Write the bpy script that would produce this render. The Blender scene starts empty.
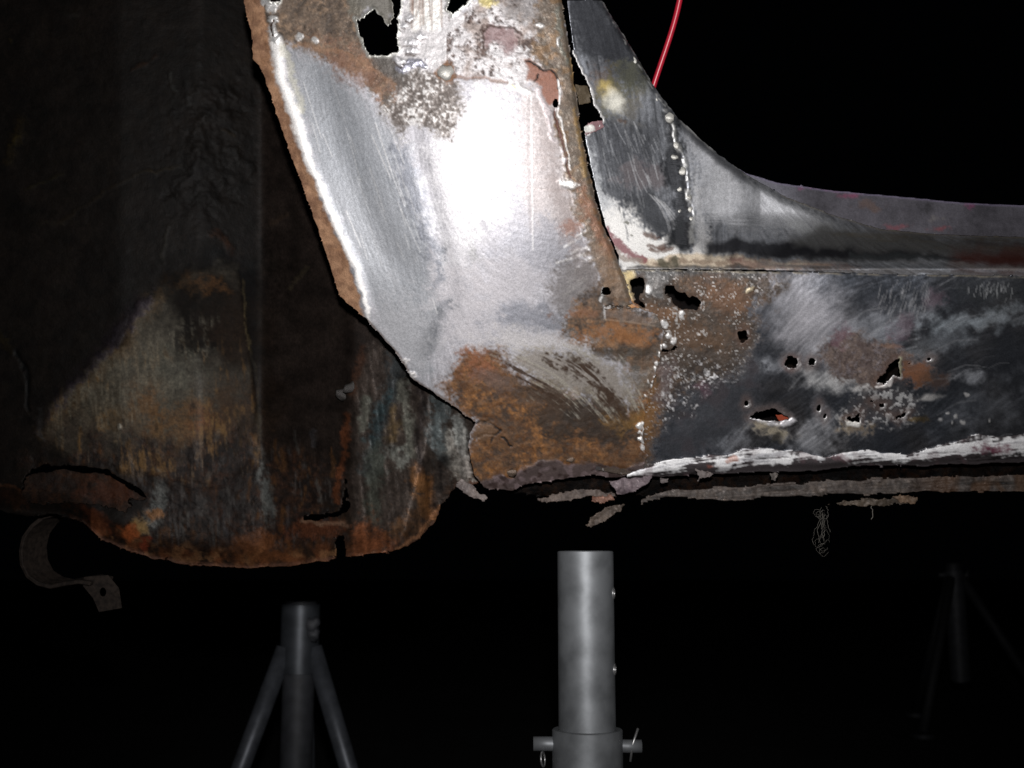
import bpy, bmesh, math, random
import numpy as np
from mathutils import Vector, Matrix

random.seed(4)
# ------------------------------------------------------------------ camera, night air, flash
scene = bpy.context.scene
col = scene.collection
FPX = 1100.0                       # focal length in pixels of a 1024 wide frame
PITCH = math.radians(9.5)          # camera looks slightly up under the car
CAM_H = 0.42
CP, SP = math.cos(PITCH), math.sin(PITCH)

cam_data = bpy.data.cameras.new("camera")
cam_data.sensor_width = 36.0
cam_data.lens = 36.0 * FPX / 1024.0
cam_data.clip_start = 0.02
cam_data.clip_end = 200.0
cam_data.dof.use_dof = True
cam_data.dof.focus_distance = 0.81
cam_data.dof.aperture_fstop = 11.0
cam = bpy.data.objects.new("camera", cam_data)
cam.location = (0, 0, CAM_H)
cam.rotation_euler = (math.radians(90) + PITCH, 0, 0)
col.objects.link(cam)
scene.camera = cam

world = bpy.data.worlds.new("World")
scene.world = world
world.use_nodes = True
world.node_tree.nodes["Background"].inputs[0].default_value = (0.6, 0.75, 1.0, 1)
world.node_tree.nodes["Background"].inputs[1].default_value = 0.0004

flash_data = bpy.data.lights.new("camera_flash", 'SPOT')
flash_data.energy = 33.0
flash_data.spot_size = math.radians(84)
flash_data.spot_blend = 1.0
flash_data.shadow_soft_size = 0.012
flash_data.color = (1.0, 0.975, 0.97)
flash = bpy.data.objects.new("camera_flash", flash_data)
col.objects.link(flash)

scene.view_settings.view_transform = 'Standard'
scene.view_settings.look = 'None'
scene.view_settings.exposure = 0.0
scene.view_settings.gamma = 1.0
scene.view_settings.use_curve_mapping = False
scene.cycles.max_bounces = 6


def to_world(x, d, z):
    """lens-aligned metres (right, forward, up) to world metres"""
    return (x, d * CP - z * SP, d * SP + z * CP + CAM_H)


flash.location = to_world(0.004, 0.0, 0.085)


def P(u, v, d):
    """world point seen along pixel (u, v) at forward distance d metres"""
    return Vector(to_world((u - 512.0) / FPX * d, d, (384.0 - v) / FPX * d))


flash.rotation_euler = (P(505, 205, 1.0) - flash.location).to_track_quat('-Z', 'Y').to_euler()


# ------------------------------------------------------------------ noise in numpy
_tab = {}


def table(seed):
    if seed not in _tab:
        _tab[seed] = np.random.RandomState(seed).rand(256, 256)
    return _tab[seed]


def vnoise(x, y, seed):
    t = table(seed)
    xi = np.floor(x).astype(int); yi = np.floor(y).astype(int)
    fx = x - xi; fy = y - yi
    fx = fx * fx * (3 - 2 * fx); fy = fy * fy * (3 - 2 * fy)
    a = t[xi & 255, yi & 255]; b = t[(xi + 1) & 255, yi & 255]
    c = t[xi & 255, (yi + 1) & 255]; d = t[(xi + 1) & 255, (yi + 1) & 255]
    return (a * (1 - fx) + b * fx) * (1 - fy) + (c * (1 - fx) + d * fx) * fy


def fbm(x, y, scale, octaves=4, seed=0, gain=0.55):
    """about -1 .. 1, features of about `scale` units"""
    s = 0; amp = 1; tot = 0
    x = x / scale; y = y / scale
    for o in range(octaves):
        s = s + amp * (vnoise(x + 17.3 * o, y - 9.1 * o, seed + o) * 2 - 1)
        tot += amp
        amp *= gain
        x, y = 2.03 * (0.8 * x - 0.6 * y), 2.03 * (0.6 * x + 0.8 * y)
    return s / tot * 1.6


def sstep(a, b, x):
    t = np.clip((x - a) / (b - a), 0, 1)
    return t * t * (3 - 2 * t)


def poly_sdf(px, py, poly):
    """signed distance, negative inside"""
    poly = np.array(poly, float)
    n = len(poly)
    d = np.full(px.shape, 1e18)
    inside = np.zeros(px.shape, bool)
    for i in range(n):
        ax, ay = poly[i]; bx, by = poly[(i + 1) % n]
        ex, ey = bx - ax, by - ay
        wx, wy = px - ax, py - ay
        t = np.clip((wx * ex + wy * ey) / (ex * ex + ey * ey + 1e-12), 0, 1)
        d = np.minimum(d, (wx - t * ex) ** 2 + (wy - t * ey) ** 2)
        c = ((ay > py) != (by > py)) & (px < (bx - ax) * (py - ay) / ((by - ay) if by != ay else 1e-9) + ax)
        inside ^= c
    d = np.sqrt(d)
    return np.where(inside, -d, d)


def line_dist(px, py, pts):
    d = np.full(px.shape, 1e18)
    for (ax, ay), (bx, by) in zip(pts[:-1], pts[1:]):
        ex, ey = bx - ax, by - ay
        wx, wy = px - ax, py - ay
        t = np.clip((wx * ex + wy * ey) / (ex * ex + ey * ey + 1e-12), 0, 1)
        d = np.minimum(d, (wx - t * ex) ** 2 + (wy - t * ey) ** 2)
    return np.sqrt(d)


def interp(pts, x):
    p = np.array(pts, float)
    return np.interp(x, p[:, 0], p[:, 1])


def S(r, g, b):
    """albedo of a matt surface that photographs as this sRGB colour under the flash"""
    c = np.array([r, g, b]) / 255.0
    lin = np.where(c <= 0.04045, c / 12.92, ((c + 0.055) / 1.055) ** 2.4)
    return np.clip(lin * 0.85, 0.002, 0.85)


# ------------------------------------------------------------------ materials
def metal_material(name, bump_scale=900.0, bump=0.25, var=0.25):
    """steel whose state (bare, oxidised, rusted, painted) is stored per point of the sheet"""
    m = bpy.data.materials.new(name)
    m.use_nodes = True
    nt = m.node_tree; N = nt.nodes; L = nt.links
    b = N["Principled BSDF"]
    a = N.new("ShaderNodeAttribute"); a.attribute_name = "state_color"
    s = N.new("ShaderNodeAttribute"); s.attribute_name = "state_surface"
    sep = N.new("ShaderNodeSeparateXYZ"); L.new(s.outputs["Vector"], sep.inputs[0])
    tc = N.new("ShaderNodeTexCoord")
    n1 = N.new("ShaderNodeTexNoise"); n1.inputs["Scale"].default_value = bump_scale
    n1.inputs["Detail"].default_value = 5; n1.inputs["Roughness"].default_value = 0.65
    L.new(tc.outputs["Object"], n1.inputs["Vector"])
    n2 = N.new("ShaderNodeTexNoise"); n2.inputs["Scale"].default_value = bump_scale * 0.3
    n2.inputs["Detail"].default_value = 4
    L.new(tc.outputs["Object"], n2.inputs["Vector"])
    mr = N.new("ShaderNodeMapRange")
    mr.inputs[1].default_value = 0.3; mr.inputs[2].default_value = 0.7
    mr.inputs[3].default_value = 1 - var; mr.inputs[4].default_value = 1 + var
    L.new(n1.outputs[0], mr.inputs[0])
    mix = N.new("ShaderNodeVectorMath"); mix.operation = 'SCALE'
    L.new(a.outputs["Color"], mix.inputs[0]); L.new(mr.outputs[0], mix.inputs["Scale"])
    L.new(mix.outputs[0], b.inputs["Base Color"])
    L.new(sep.outputs[0], b.inputs["Metallic"])
    ad = N.new("ShaderNodeMath"); ad.operation = 'MULTIPLY_ADD'
    L.new(n2.outputs[0], ad.inputs[0]); ad.inputs[1].default_value = 0.24; 
    sb = N.new("ShaderNodeMath"); sb.operation = 'SUBTRACT'; sb.use_clamp = True
    L.new(sep.outputs[1], sb.inputs[0]); sb.inputs[1].default_value = 0.12
    L.new(sb.outputs[0], ad.inputs[2])
    L.new(ad.outputs[0], b.inputs["Roughness"])
    bp = N.new("ShaderNodeBump"); bp.inputs["Distance"].default_value = 0.0006
    ml = N.new("ShaderNodeMath"); ml.operation = 'MULTIPLY'
    L.new(sep.outputs[2], ml.inputs[0]); ml.inputs[1].default_value = bump
    L.new(ml.outputs[0], bp.inputs["Strength"])
    L.new(n1.outputs[0], bp.inputs["Height"])
    L.new(bp.outputs[0], b.inputs["Normal"])
    return m


def plain_material(name, color, metallic=0.0, rough=0.6, nscale=120.0, var=0.3, bump=0.15, color2=None, dist=0.0006):
    m = bpy.data.materials.new(name)
    m.use_nodes = True
    nt = m.node_tree; N = nt.nodes; L = nt.links
    b = N["Principled BSDF"]
    tc = N.new("ShaderNodeTexCoord")
    n = N.new("ShaderNodeTexNoise"); n.inputs["Scale"].default_value = nscale; n.inputs["Detail"].default_value = 6
    L.new(tc.outputs["Object"], n.inputs["Vector"])
    cr = N.new("ShaderNodeValToRGB")
    c2 = color2 or tuple(c * (1 - var) for c in color)
    cr.color_ramp.elements[0].position = 0.35; cr.color_ramp.elements[0].color = (*c2, 1)
    cr.color_ramp.elements[1].position = 0.62; cr.color_ramp.elements[1].color = (*color, 1)
    L.new(n.outputs[0], cr.inputs[0]); L.new(cr.outputs[0], b.inputs["Base Color"])
    b.inputs["Metallic"].default_value = metallic
    b.inputs["Roughness"].default_value = rough
    bp = N.new("ShaderNodeBump"); bp.inputs["Strength"].default_value = bump; bp.inputs["Distance"].default_value = dist
    L.new(n.outputs[0], bp.inputs["Height"]); L.new(bp.outputs[0], b.inputs["Normal"])
    return m


STEEL = metal_material("worked_body_steel")
WELL = metal_material("undersealed_arch_steel", 500.0, 0.5, 0.35)
WELL.node_tree.nodes["Principled BSDF"].inputs["Specular IOR Level"].default_value = 0.12


# ------------------------------------------------------------------ depths of the body sheets (mm, lens-aligned)
def cum(pts):
    """integral of a piecewise linear slope (mm per px)"""
    xs = np.arange(-60, 800)
    s = interp(pts, xs)
    c = np.cumsum(s); c -= c[60]
    return lambda v: np.interp(v, xs, c)


A_V = cum([(0, 0.03), (100, 0.075), (200, 0.135), (300, 0.24), (400, 0.30), (480, 0.33)])
A_U = cum([(230, -0.19), (330, -0.13), (420, -0.085), (468, -0.03), (510, 0.06), (560, 0.15), (620, 0.12), (680, 0.04), (800, 0.03)])


def body(u, v):
    return 786 + A_V(v) + (A_U(u) - A_U(500))


RIDGE = [(275, 42), (279, 78), (295, 120), (305, 156), (318, 184), (326, 206), (339, 234), (355, 268), (362, 294), (368, 318)]


def ridge_u(v):
    return interp([(y, x) for x, y in [(262, -10)] + RIDGE + [(372, 330)]], v)


def pillar_depth(u, v):
    d = body(u, v)
    r = ridge_u(v)
    left = np.clip(r - u, 0, None) * (v < 325)
    d = d + 0.035 * left ** 1.6                      # the arch lip turns back
    d = d - 1.6 * np.exp(-((u - r) / 6.0) ** 2) * sstep(330, 300, v) * sstep(25, 60, v)   # rolled bead
    # shallow dish inside of the bead
    d = d + 2.2 * np.exp(-((u - r - 38) / 24.0) ** 2) * sstep(310, 250, v) * sstep(40, 90, v)
    # crease running down the middle
    cu = interp([(100, 405), (190, 430), (260, 446), (300, 454), (345, 440)], v)
    d = d + 0.8 * np.exp(-((u - cu) / 9.0) ** 2) * sstep(90, 190, v) * sstep(350, 300, v)
    # raised strip of the door aperture flange
    fl = interp([(0, 538), (70, 556), (112, 556), (169, 564), (218, 577), (268, 592), (300, 604)], v)
    fr = interp([(0, 562), (39, 568), (96, 576), (130, 581), (167, 588), (200, 596), (224, 602), (252, 615), (278, 625), (306, 634)], v)
    t = np.clip((u - fl) / np.maximum(fr - fl, 1), 0, 1)
    bead = np.sin(t * math.pi) * (v < 308) * (u > fl) * (u < fr + 1)
    d = d - 1.1 * bead ** .6
    d = d + 2.2 * sstep(0.82, 1.0, t) * (v < 308)
    # foot of the pillar bows back to its lower flange
    low = interp([(470, 482), (513, 474), (537, 464), (557, 461), (604, 464), (630, 467), (660, 466)], u)
    d = d + np.clip(v - low, 0, None) * 0.5 * (u > 465)
    return d


def sill_depth(u, v):
    d = body(u, v) + 1.5
    d = d + 5.0 * np.exp(-np.clip(v - 268, 0, None) / 9.0) - 1.8 * np.exp(-((v - 372) / 26.0) ** 2) * sstep(700, 800, u)
    return d


def jamb_depth(u, v):
    top = body(u, np.full_like(v, 268.0)) + 2
    t = np.clip(270 - v, -20, None)
    k = interp([(580, 22), (640, 15), (700, 9), (1024, 8)], u)
    R = interp([(580, 17), (700, 15), (1024, 14)], u)
    d = top + R * (1 - np.exp(-np.clip(t, 0, None) / k)) - 0.11 * np.clip(t - 6, 0, None)
    d = d + interp([(570, 0), (590, 4), (690, 28), (760, 42), (1024, 60)], u) * sstep(0, 60, t)
    d = np.maximum(d, body(u, v) + 4.5)
    # rolls back along its upper outer edge
    e = jamb_edge_v(u)
    d = d + 0.06 * np.clip(10 - (v - e), 0, 10) ** 2
    return d


EDGE = [(560, -40), (602, 0), (618, 26), (636, 55), (652, 83), (667, 104), (678, 118), (696, 135), (718, 154), (746, 174),
        (786, 197), (833, 215), (880, 229), (936, 234), (1024, 237), (1060, 238)]


def jamb_edge_v(u):
    return interp(EDGE, u)


def well_depth(u, v):
    d = interp(WELL_U, u)
    bot = interp(WELL_BOTTOM, u)
    t = np.clip(bot - v, -10, 400)
    d = d - 22 * np.exp(-(t / 14.0) ** 2) - 20 * np.exp(-t / 90.0)
    near = body(u, v) + interp([(380, -60), (430, 16), (520, 24)], u)
    return .5 * (d + near + np.sqrt((d - near) ** 2 + 100.0))


_wu = np.arange(-40, 560, 1.0)
_wd = interp([(-20, 960), (120, 945), (200, 950), (256, 972), (262, 975), (345, 915), (351, 905), (400, 893), (470, 872), (520, 880)], _wu)
_k = np.exp(-(np.arange(-12, 13) / 5.0) ** 2)
_wd = np.convolve(np.pad(_wd, 12, mode='edge'), _k / _k.sum(), 'valid')
WELL_U = list(zip(_wu, _wd))
WELL_BOTTOM = [(-20, 512), (0, 510), (57, 514), (83, 522), (103, 540), (123, 548), (152, 558), (186, 564), (244, 568), (295, 565), (328, 560),
               (344, 557), (373, 553), (399, 550), (419, 540), (435, 522), (438, 510), (458, 482), (471, 486), (560, 480)]


# ------------------------------------------------------------------ sheet builder
def tag(o, label=None, cat=None, group=None, kind=None):
    for k, val in (("label", label), ("category", cat), ("group", group), ("kind", kind)):
        if val:
            o[k] = val
    return o


def link(name, me, mat, parent=None):
    o = bpy.data.objects.new(name, me)
    col.objects.link(o)
    if mat:
        me.materials.append(mat)
    if parent is not None:
        o.parent = parent
    return o


BODY_LOC = P(512, 300, 0.83)
car = bpy.data.objects.new("car_body", None)
car.location = BODY_LOC
car.empty_display_size = 0.05
col.objects.link(car)
tag(car, "rusty car body corner with ground bare metal pillar, holed sill and dark wheel arch", "car body")


class Sheet:
    def __init__(self, box, step, depth, outline, holes=(), jag=1.0, jagscale=6.0, seed=1):
        u0, u1, v0, v1 = box
        us = np.arange(u0, u1 + step * .5, step); vs = np.arange(v0, v1 + step * .5, step)
        self.U, self.V = np.meshgrid(us, vs)
        self.step = step; self.depth = depth; self.seed = seed
        U, V = self.U, self.V
        self.wu = U + 3.2 * fbm(U, V, 16, 4, seed + 50)
        self.wv = V + 3.2 * fbm(U, V, 16, 4, seed + 60)
        j = jag * fbm(U, V, jagscale, 3, seed + 70)
        self.sdf0 = poly_sdf(U, V, outline) + j
        self.hole_d = np.full(U.shape, 1e9)
        for h in holes:
            if len(h) == 4 and not hasattr(h[0], '__len__'):
                hd = (np.sqrt(((U - h[0]) / h[2]) ** 2 + ((V - h[1]) / h[3]) ** 2) - 1) * min(h[2], h[3])
            else:
                hd = poly_sdf(U, V, h)
            self.hole_d = np.minimum(self.hole_d, hd)
        self.hole_d = self.hole_d + 1.3 * fbm(U, V, 4.5, 3, seed + 80)
        self.sdf = np.maximum(self.sdf0, -self.hole_d)
        n = U.shape
        self.col = np.zeros(n + (3,)); self.met = np.zeros(n); self.rough = np.full(n, .5)
        self.h = np.zeros(n); self.grit = np.full(n, .3)
        self._f = {}

    def n(self, scale, octaves=4, seed=0):
        k = (scale, octaves, seed)
        if k not in self._f:
            self._f[k] = fbm(self.U, self.V, scale, octaves, seed + 100)
        return self._f[k]

    def full(self):
        return np.ones(self.U.shape)

    def blob(self, cx, cy, rx, ry=None, rot=0, soft=.35, n=.35, ns=9, seed=3):
        ry = ry or rx
        c, s = math.cos(math.radians(rot)), math.sin(math.radians(rot))
        x = (self.wu - cx) * c + (self.wv - cy) * s
        y = -(self.wu - cx) * s + (self.wv - cy) * c
        r = np.sqrt((x / rx) ** 2 + (y / ry) ** 2) + n * self.n(ns, 4, seed)
        return self.feather(sstep(1 + soft, 1 - soft, r))

    fe = True

    def feather(self, m):
        if not self.fe:
            return m
        """coatings wear through grain by grain, not along a clean line"""
        return np.clip(m + (.55 * self.n(2.1, 2, 301) + .35 * self.n(5, 3, 302)) * 3.2 * m * (1 - m), 0, 1)

    def stroke(self, pts, w, soft=.4, n=.35, ns=7, seed=5, warp=True, taper=False):
        x, y = (self.wu, self.wv) if warp else (self.U, self.V)
        d = line_dist(x, y, pts) / w + n * self.n(ns, 3, seed)
        m = sstep(1 + soft, 1 - soft, d)
        return self.feather(m) if warp and w > 1.6 else m

    def poly(self, pts, soft=4, n=3, ns=12, seed=7):
        d = poly_sdf(self.wu, self.wv, pts) + n * self.n(ns, 4, seed) + .5 * n * self.n(ns * 3, 3, seed + 1)
        if soft > 2.2:
            return self.feather(sstep(soft * 1.4, -soft * 1.4, d))
        return sstep(soft, -soft, d)

    def speck(self, scale, thr, seed=11, soft=.12, octaves=2):
        return sstep(thr - soft, thr + soft, self.n(scale, octaves, seed))

    def paint(self, m, c=None, met=None, rough=None, h=None, grit=None, op=1.0):
        m = m * op
        if c is not None:
            self.col += m[..., None] * (np.array(c) - self.col)
        if met is not None:
            self.met += m * (met - self.met)
        if rough is not None:
            self.rough += m * (rough - self.rough)
        if grit is not None:
            self.grit += m * (grit - self.grit)
        if h is not None:
            self.h += m * h

    def rust(self, m, tone='mid', op=1.0, seed=21):
        """layered oxide: dark scale, brown, orange bloom"""
        tones = {
            'orange': (S(70, 53, 41), S(112, 80, 52), S(142, 97, 54)),
            'mid': (S(62, 52, 45), S(97, 80, 66), S(126, 96, 70)),
            'brown': (S(76, 66, 58), S(110, 95, 82), S(136, 114, 94)),
            'dark': (S(26, 20, 17), S(52, 38, 30), S(92, 58, 34)),
            'grey': (S(70, 62, 60), S(104, 95, 90), S(130, 116, 106)),
        }[tone]
        a = self.n(11, 5, seed); b = self.n(5, 4, seed + 9)
        c = np.array(tones[0])[None, None] * np.ones(self.U.shape + (1,))
        t = sstep(-.9, .5, a + .5 * b)[..., None]
        c = c * (1 - t) + np.array(tones[1]) * t
        t = sstep(-.2, 1.2, b + .7 * self.n(24, 3, seed + 2) + .4 * self.n(2.2, 2, seed + 3))[..., None]
        c = c * (1 - t) + np.array(tones[2]) * t
        m = m * op
        c = c * (1 + .30 * self.n(1.7, 2, seed + 5) + .15 * self.n(3.5, 2, seed + 6))[..., None]
        spark = sstep(.35, .9, self.n(1.6, 2, seed + 7) + .5 * self.n(12, 3, seed + 8))
        c = c * (1 + .5 * spark)[..., None]
        self.col += m[..., None] * (c - self.col)
        self.met += m * (.05 + .35 * spark - self.met)
        self.rough += m * (.66 - .2 * spark - self.rough)
        self.grit += m * (1.9 - self.grit)
        self.h += m * (.42 * a + .16 * self.n(3, 3, seed + 4) + .07 * self.n(1.6, 2, seed + 5))

    def streaks(self, ang, length=14, seed=31, scale=1.0):
        """grinder marks: noise smeared along a direction field (degrees, image down positive)"""
        rs = np.random.RandomState(seed)
        tb = rs.rand(512, 512)
        th = np.radians(ang + np.zeros(self.U.shape))
        cx, sy = np.cos(th), np.sin(th)
        acc = 0
        k = np.arange(-length, length + 1)
        for i in k:
            x = (self.U + cx * i) / scale; y = (self.V + sy * i) / scale
            xi = np.floor(x).astype(int); yi = np.floor(y).astype(int)
            fx = x - xi; fy = y - yi
            acc = acc + ((tb[xi & 511, yi & 511] * (1 - fx) + tb[(xi + 1) & 511, yi & 511] * fx) * (1 - fy)
                         + (tb[xi & 511, (yi + 1) & 511] * (1 - fx) + tb[(xi + 1) & 511, (yi + 1) & 511] * fx) * fy)
        acc = acc / len(k) - .5
        return acc / acc.std()

    def build(self, name, mat, parent, thick=1.2, hmm=1.0, origin=BODY_LOC):
        U = self.U.copy(); V = self.V.copy()
        s = self.sdf; st = self.step
        ins = s < 0
        cell = ins[:-1, :-1] | ins[1:, :-1] | ins[:-1, 1:] | ins[1:, 1:]
        gy, gx = np.gradient(s, st)
        g = np.sqrt(gx * gx + gy * gy) + 1e-6
        use = np.zeros(s.shape, bool)
        for a in (slice(None, -1), slice(1, None)):
            for b in (slice(None, -1), slice(1, None)):
                use[a, b] |= cell
        mv = use & ~ins
        stepv = np.minimum(s / g, 1.3 * st)
        U[mv] -= (gx / g * stepv)[mv]; V[mv] -= (gy / g * stepv)[mv]
        d = (self.depth(U, V) - self.h * hmm) / 1000.0
        x = (U - 512) / FPX * d; z = (384 - V) / FPX * d
        X = x; Y = d * CP - z * SP; Z = d * SP + z * CP + CAM_H
        idx = -np.ones(s.shape, int); idx[use] = np.arange(use.sum())
        co = np.stack([X[use], Y[use], Z[use]], 1) - np.array(origin)
        i, jn = np.nonzero(cell)
        quads = np.stack([idx[i, jn], idx[i + 1, jn], idx[i + 1, jn + 1], idx[i, jn + 1]], 1)
        me = bpy.data.meshes.new(name)
        me.vertices.add(len(co)); me.vertices.foreach_set("co", co.ravel())
        me.loops.add(quads.size); me.loops.foreach_set("vertex_index", quads.ravel())
        me.polygons.add(len(quads)); me.polygons.foreach_set("loop_start", np.arange(0, quads.size, 4))
        me.polygons.foreach_set("use_smooth", np.ones(len(quads), bool))
        me.update(calc_edges=True)
        ca = me.attributes.new("state_color", 'FLOAT_COLOR', 'POINT')
        c = np.concatenate([np.clip(self.col, .001, .95)[use], np.ones((use.sum(), 1))], 1)
        ca.data.foreach_set("color", c.ravel())
        sa = me.attributes.new("state_surface", 'FLOAT_VECTOR', 'POINT')
        sv = np.stack([np.clip(self.met, 0, 1)[use], np.clip(self.rough, .08, 1)[use], self.grit[use]], 1)
        sa.data.foreach_set("vector", sv.ravel())
        o = link(name, me, mat, parent)
        so = o.modifiers.new("thickness", 'SOLIDIFY')
        so.thickness = thick / 1000.0; so.offset = -1
        return o


def lin_spatter(sh, m, dens_thr, c, met, rough, h=.25, seed=77, scale=2.6):
    sh.paint(m * sh.speck(scale, dens_thr, seed), c, met, rough, h)


WHITE = (.80, .79, .78)
BARE = (.46, .452, .48)
# ================================================================== 1 the pillar / rear quarter skin
pillar_outline = [(244, -6), (244, 0), (252, 39), (253, 59), (259, 66), (266, 81), (279, 122), (297, 172), (308, 202), (318, 229), (330, 265), (337, 289),
                  (340, 297), (365, 318), (383, 338), (399, 356), (411, 378), (430, 390), (440, 397), (458, 409), (476, 423), (470, 434), (468, 448),
                  (475, 475), (484, 488), (512, 491), (528, 484), (557, 480), (592, 475), (616, 478), (640, 474), (648, 456), (643, 438),
                  (646, 407), (653, 384), (661, 352), (664, 330), (655, 314), (636, 307), (624, 278), (615, 252), (602, 224), (596, 200),
                  (588, 167), (581, 130), (576, 96), (568, 39), (562, 0), (562, -6)]
pillar_holes = [
    [(355, 18), (359, 21), (367, 14), (374, 9), (381, 16), (386, 24), (388, 29), (391, 22), (394, 14), (391, -8), (402, -8), (400, 8), (397, 19), (398, 30),
     (396, 40), (399, 52), (386, 56), (370, 55), (365, 46), (359, 30)],
    [(449, -8), (448, 9), (453, 15), (459, 8), (466, 4), (475, -8)],
    [(270, -8), (271, 1), (280, 1), (282, -8)],
    (606, 291.5, 4.6, 5.2),
    [(600, 306), (634, 305), (635, 308), (605, 309)],
    (556, 103, 3.0, 4.5),
]
p = Sheet((240, 668, -6, 494), 1.0, pillar_depth, pillar_outline, pillar_holes, jag=.8, seed=1)
U, V = p.U, p.V
p.paint(p.full(), BARE, met=.50, rough=.58, grit=.45)
# grinder marks follow the arch edge, then swing level further in
ang = interp([(240, 70), (380, 68), (430, 80), (470, 40), (540, 5), (600, -10)], U) + 10 * p.n(60, 2, 2)
st1 = p.streaks(ang, 16, 31); st2 = p.streaks(ang + 7, 26, 33, 1.7)
bare = p.full()
p.h += bare * (.010 * st1 + .013 * st2 + .028 * p.n(1.6, 2, 91) + .03 * p.n(3.5, 3, 92))
p.rough += .02 * st2 + .03 * p.n(14, 3, 93)
p.col *= (1 + .05 * st1 + .05 * st2 + .10 * p.n(1.8, 2, 94) + .08 * p.n(24, 4, 95) + .16 * p.n(52, 3, 96))[..., None]
# panel tone: the left third darker and cooler
p.paint(p.poly([(280, 50), (330, 60), (395, 130), (430, 220), (445, 300), (420, 380), (372, 320), (340, 240), (300, 130)], 12, 6),
        (.34, .36, .385), met=.66, rough=.54, op=.8)
p.paint(p.stroke([(326, 75), (345, 130), (372, 200)], 12, 1, .5), (.36, .38, .41), rough=.46, op=.6)
p.paint(p.stroke([(398, 150), (420, 215), (440, 260), (452, 312)], 10, 1, .5), (.20, .21, .24), rough=.45, op=.9)
p.paint(p.stroke([(440, 318), (424, 350)], 7, .9, .5), (.20, .21, .23), rough=.45, op=.85)
p.paint(p.stroke([(352, 190), (378, 262), (396, 330)], 14, 1, .6, 16), (.34, .35, .37), rough=.5, op=.5)
p.paint(p.stroke([(470, 236), (474, 262)], 6, 1, .7), (.30, .30, .28), op=.5)
p.paint(p.stroke([(446, 250), (450, 300), (458, 312)], 4, 1, .6), (.18, .19, .21), rough=.42, op=.7)
# flash hotspot painted lighter into the ground metal, lilac grey beside it
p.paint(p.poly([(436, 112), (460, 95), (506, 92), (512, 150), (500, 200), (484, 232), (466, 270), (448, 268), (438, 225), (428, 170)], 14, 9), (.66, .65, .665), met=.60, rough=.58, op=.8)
p.paint(p.poly([(512, 84), (560, 92), (575, 190), (600, 260), (560, 245), (530, 225)], 10, 6), (.50, .46, .455), met=.5, rough=.52, op=.9)
# darker, bluish cloud below it
p.paint(p.blob(548, 250, 48, 26, -10, .6, .7, 16), (.32, .32, .35), met=.75, rough=.48, op=.8)
p.paint(p.blob(520, 318, 46, 14, 6, .6, .6, 14), (.30, .31, .35), met=.75, rough=.48, op=.8)
p.paint(p.blob(500, 285, 42, 20, 0, .7, .6), (.50, .48, .50), met=.5, rough=.62, op=.6)
p.paint(p.blob(465, 310, 26, 46, -25, .7, .6), (.55, .53, .55), met=.5, rough=.64, op=.8)
p.paint(p.blob(540, 342, 56, 11, 4, .7, .5), (.54, .52, .52), met=.45, rough=.66, op=.8)
p.paint(p.blob(400, 330, 30, 36, -35, .7, .4), (.48, .48, .50), met=.55, rough=.6, op=.6)
# bright radial scuffs beside the flange
rs = random.Random(5)
for k in range(26):
    a = math.radians(rs.uniform(-60, -15)); x0 = rs.uniform(572, 594); y0 = rs.uniform(228, 292); l = rs.uniform(6, 18)
    p.paint(p.stroke([(x0, y0), (x0 - l * math.cos(a), y0 - l * math.sin(a))], rs.uniform(.5, 1.1), .7, .1, warp=False), WHITE, met=.6, rough=.6, h=.1, op=.7)
for k in range(10):
    y0 = rs.uniform(130, 205); x0 = rs.uniform(500, 540)
    p.paint(p.stroke([(x0, y0), (x0 + rs.uniform(25, 60), y0 + rs.uniform(-3, 4))], .7, .7, .1, warp=False), (.5, .45, .44), rough=.45, h=-.08, op=.55)
p.paint(p.stroke([(531, 95), (532, 160), (533, 250)], .8, .6, .1, warp=False), WHITE, rough=.5, h=.06, op=.45)
p.paint(p.stroke([(529, 92), (528, 140), (531, 232)], 1.6, .8, .3, warp=False), (.33, .30, .30), op=.4)
# long scratches in the ground field by the arch
for k in range(46):
    v0 = rs.uniform(70, 300); x0 = float(ridge_u(np.array(v0))) + rs.uniform(10, 95); l = rs.uniform(12, 60)
    a = math.radians(rs.uniform(64, 76))
    c_ = WHITE if rs.random() < .6 else (.25, .26, .29)
    p.paint(p.stroke([(x0, v0), (x0 + l * math.cos(a), v0 + l * math.sin(a))], rs.uniform(.35, .7), .7, .05, warp=False), c_, h=.03, op=rs.uniform(.15, .45))
# dark, pitted heat zone
heat = p.poly([(380, 68), (415, 66), (455, 80), (462, 110), (452, 140), (435, 130), (408, 118), (398, 140), (380, 105), (366, 80)], 7, 5)
p.paint(heat, (.40, .38, .37), met=.5, rough=.55, op=.7)
pit = p.n(2.6, 4, 14) + .8 * p.n(16, 4, 18) - .25 * sstep(440, 385, U)
p.paint(heat, S(132, 122, 114), met=.4, rough=.52, op=.7)
p.paint(heat * sstep(-.7, .7, pit), S(84, 74, 68), met=.3, rough=.5, h=-.25, op=.9)
p.paint(heat * sstep(.3, 1.0, -pit), WHITE, met=.6, rough=.6, h=.15, op=.7)
# brown skin of old coating at the top, running to the arch edge
top = p.poly([(240, -10), (358, -10), (362, 30), (366, 52), (400, 62), (398, 84), (392, 100), (372, 96), (352, 76), (330, 62), (290, 44), (240, 46)], 5, 4)
p.rust(top, 'brown')
p.paint(p.blob(352, 66, 34, 14, 35, .9, .6), S(152, 108, 84), op=.5)
p.paint(p.poly([(372, 52), (402, 55), (412, 72), (400, 84), (380, 74)], 5, 4), S(96, 92, 88), met=.3, rough=.55, op=.9)
p.paint(p.stroke([(300, 44), (350, 54), (395, 84)], 2.2, .8, .5), S(160, 120, 90), op=.4)
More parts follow.
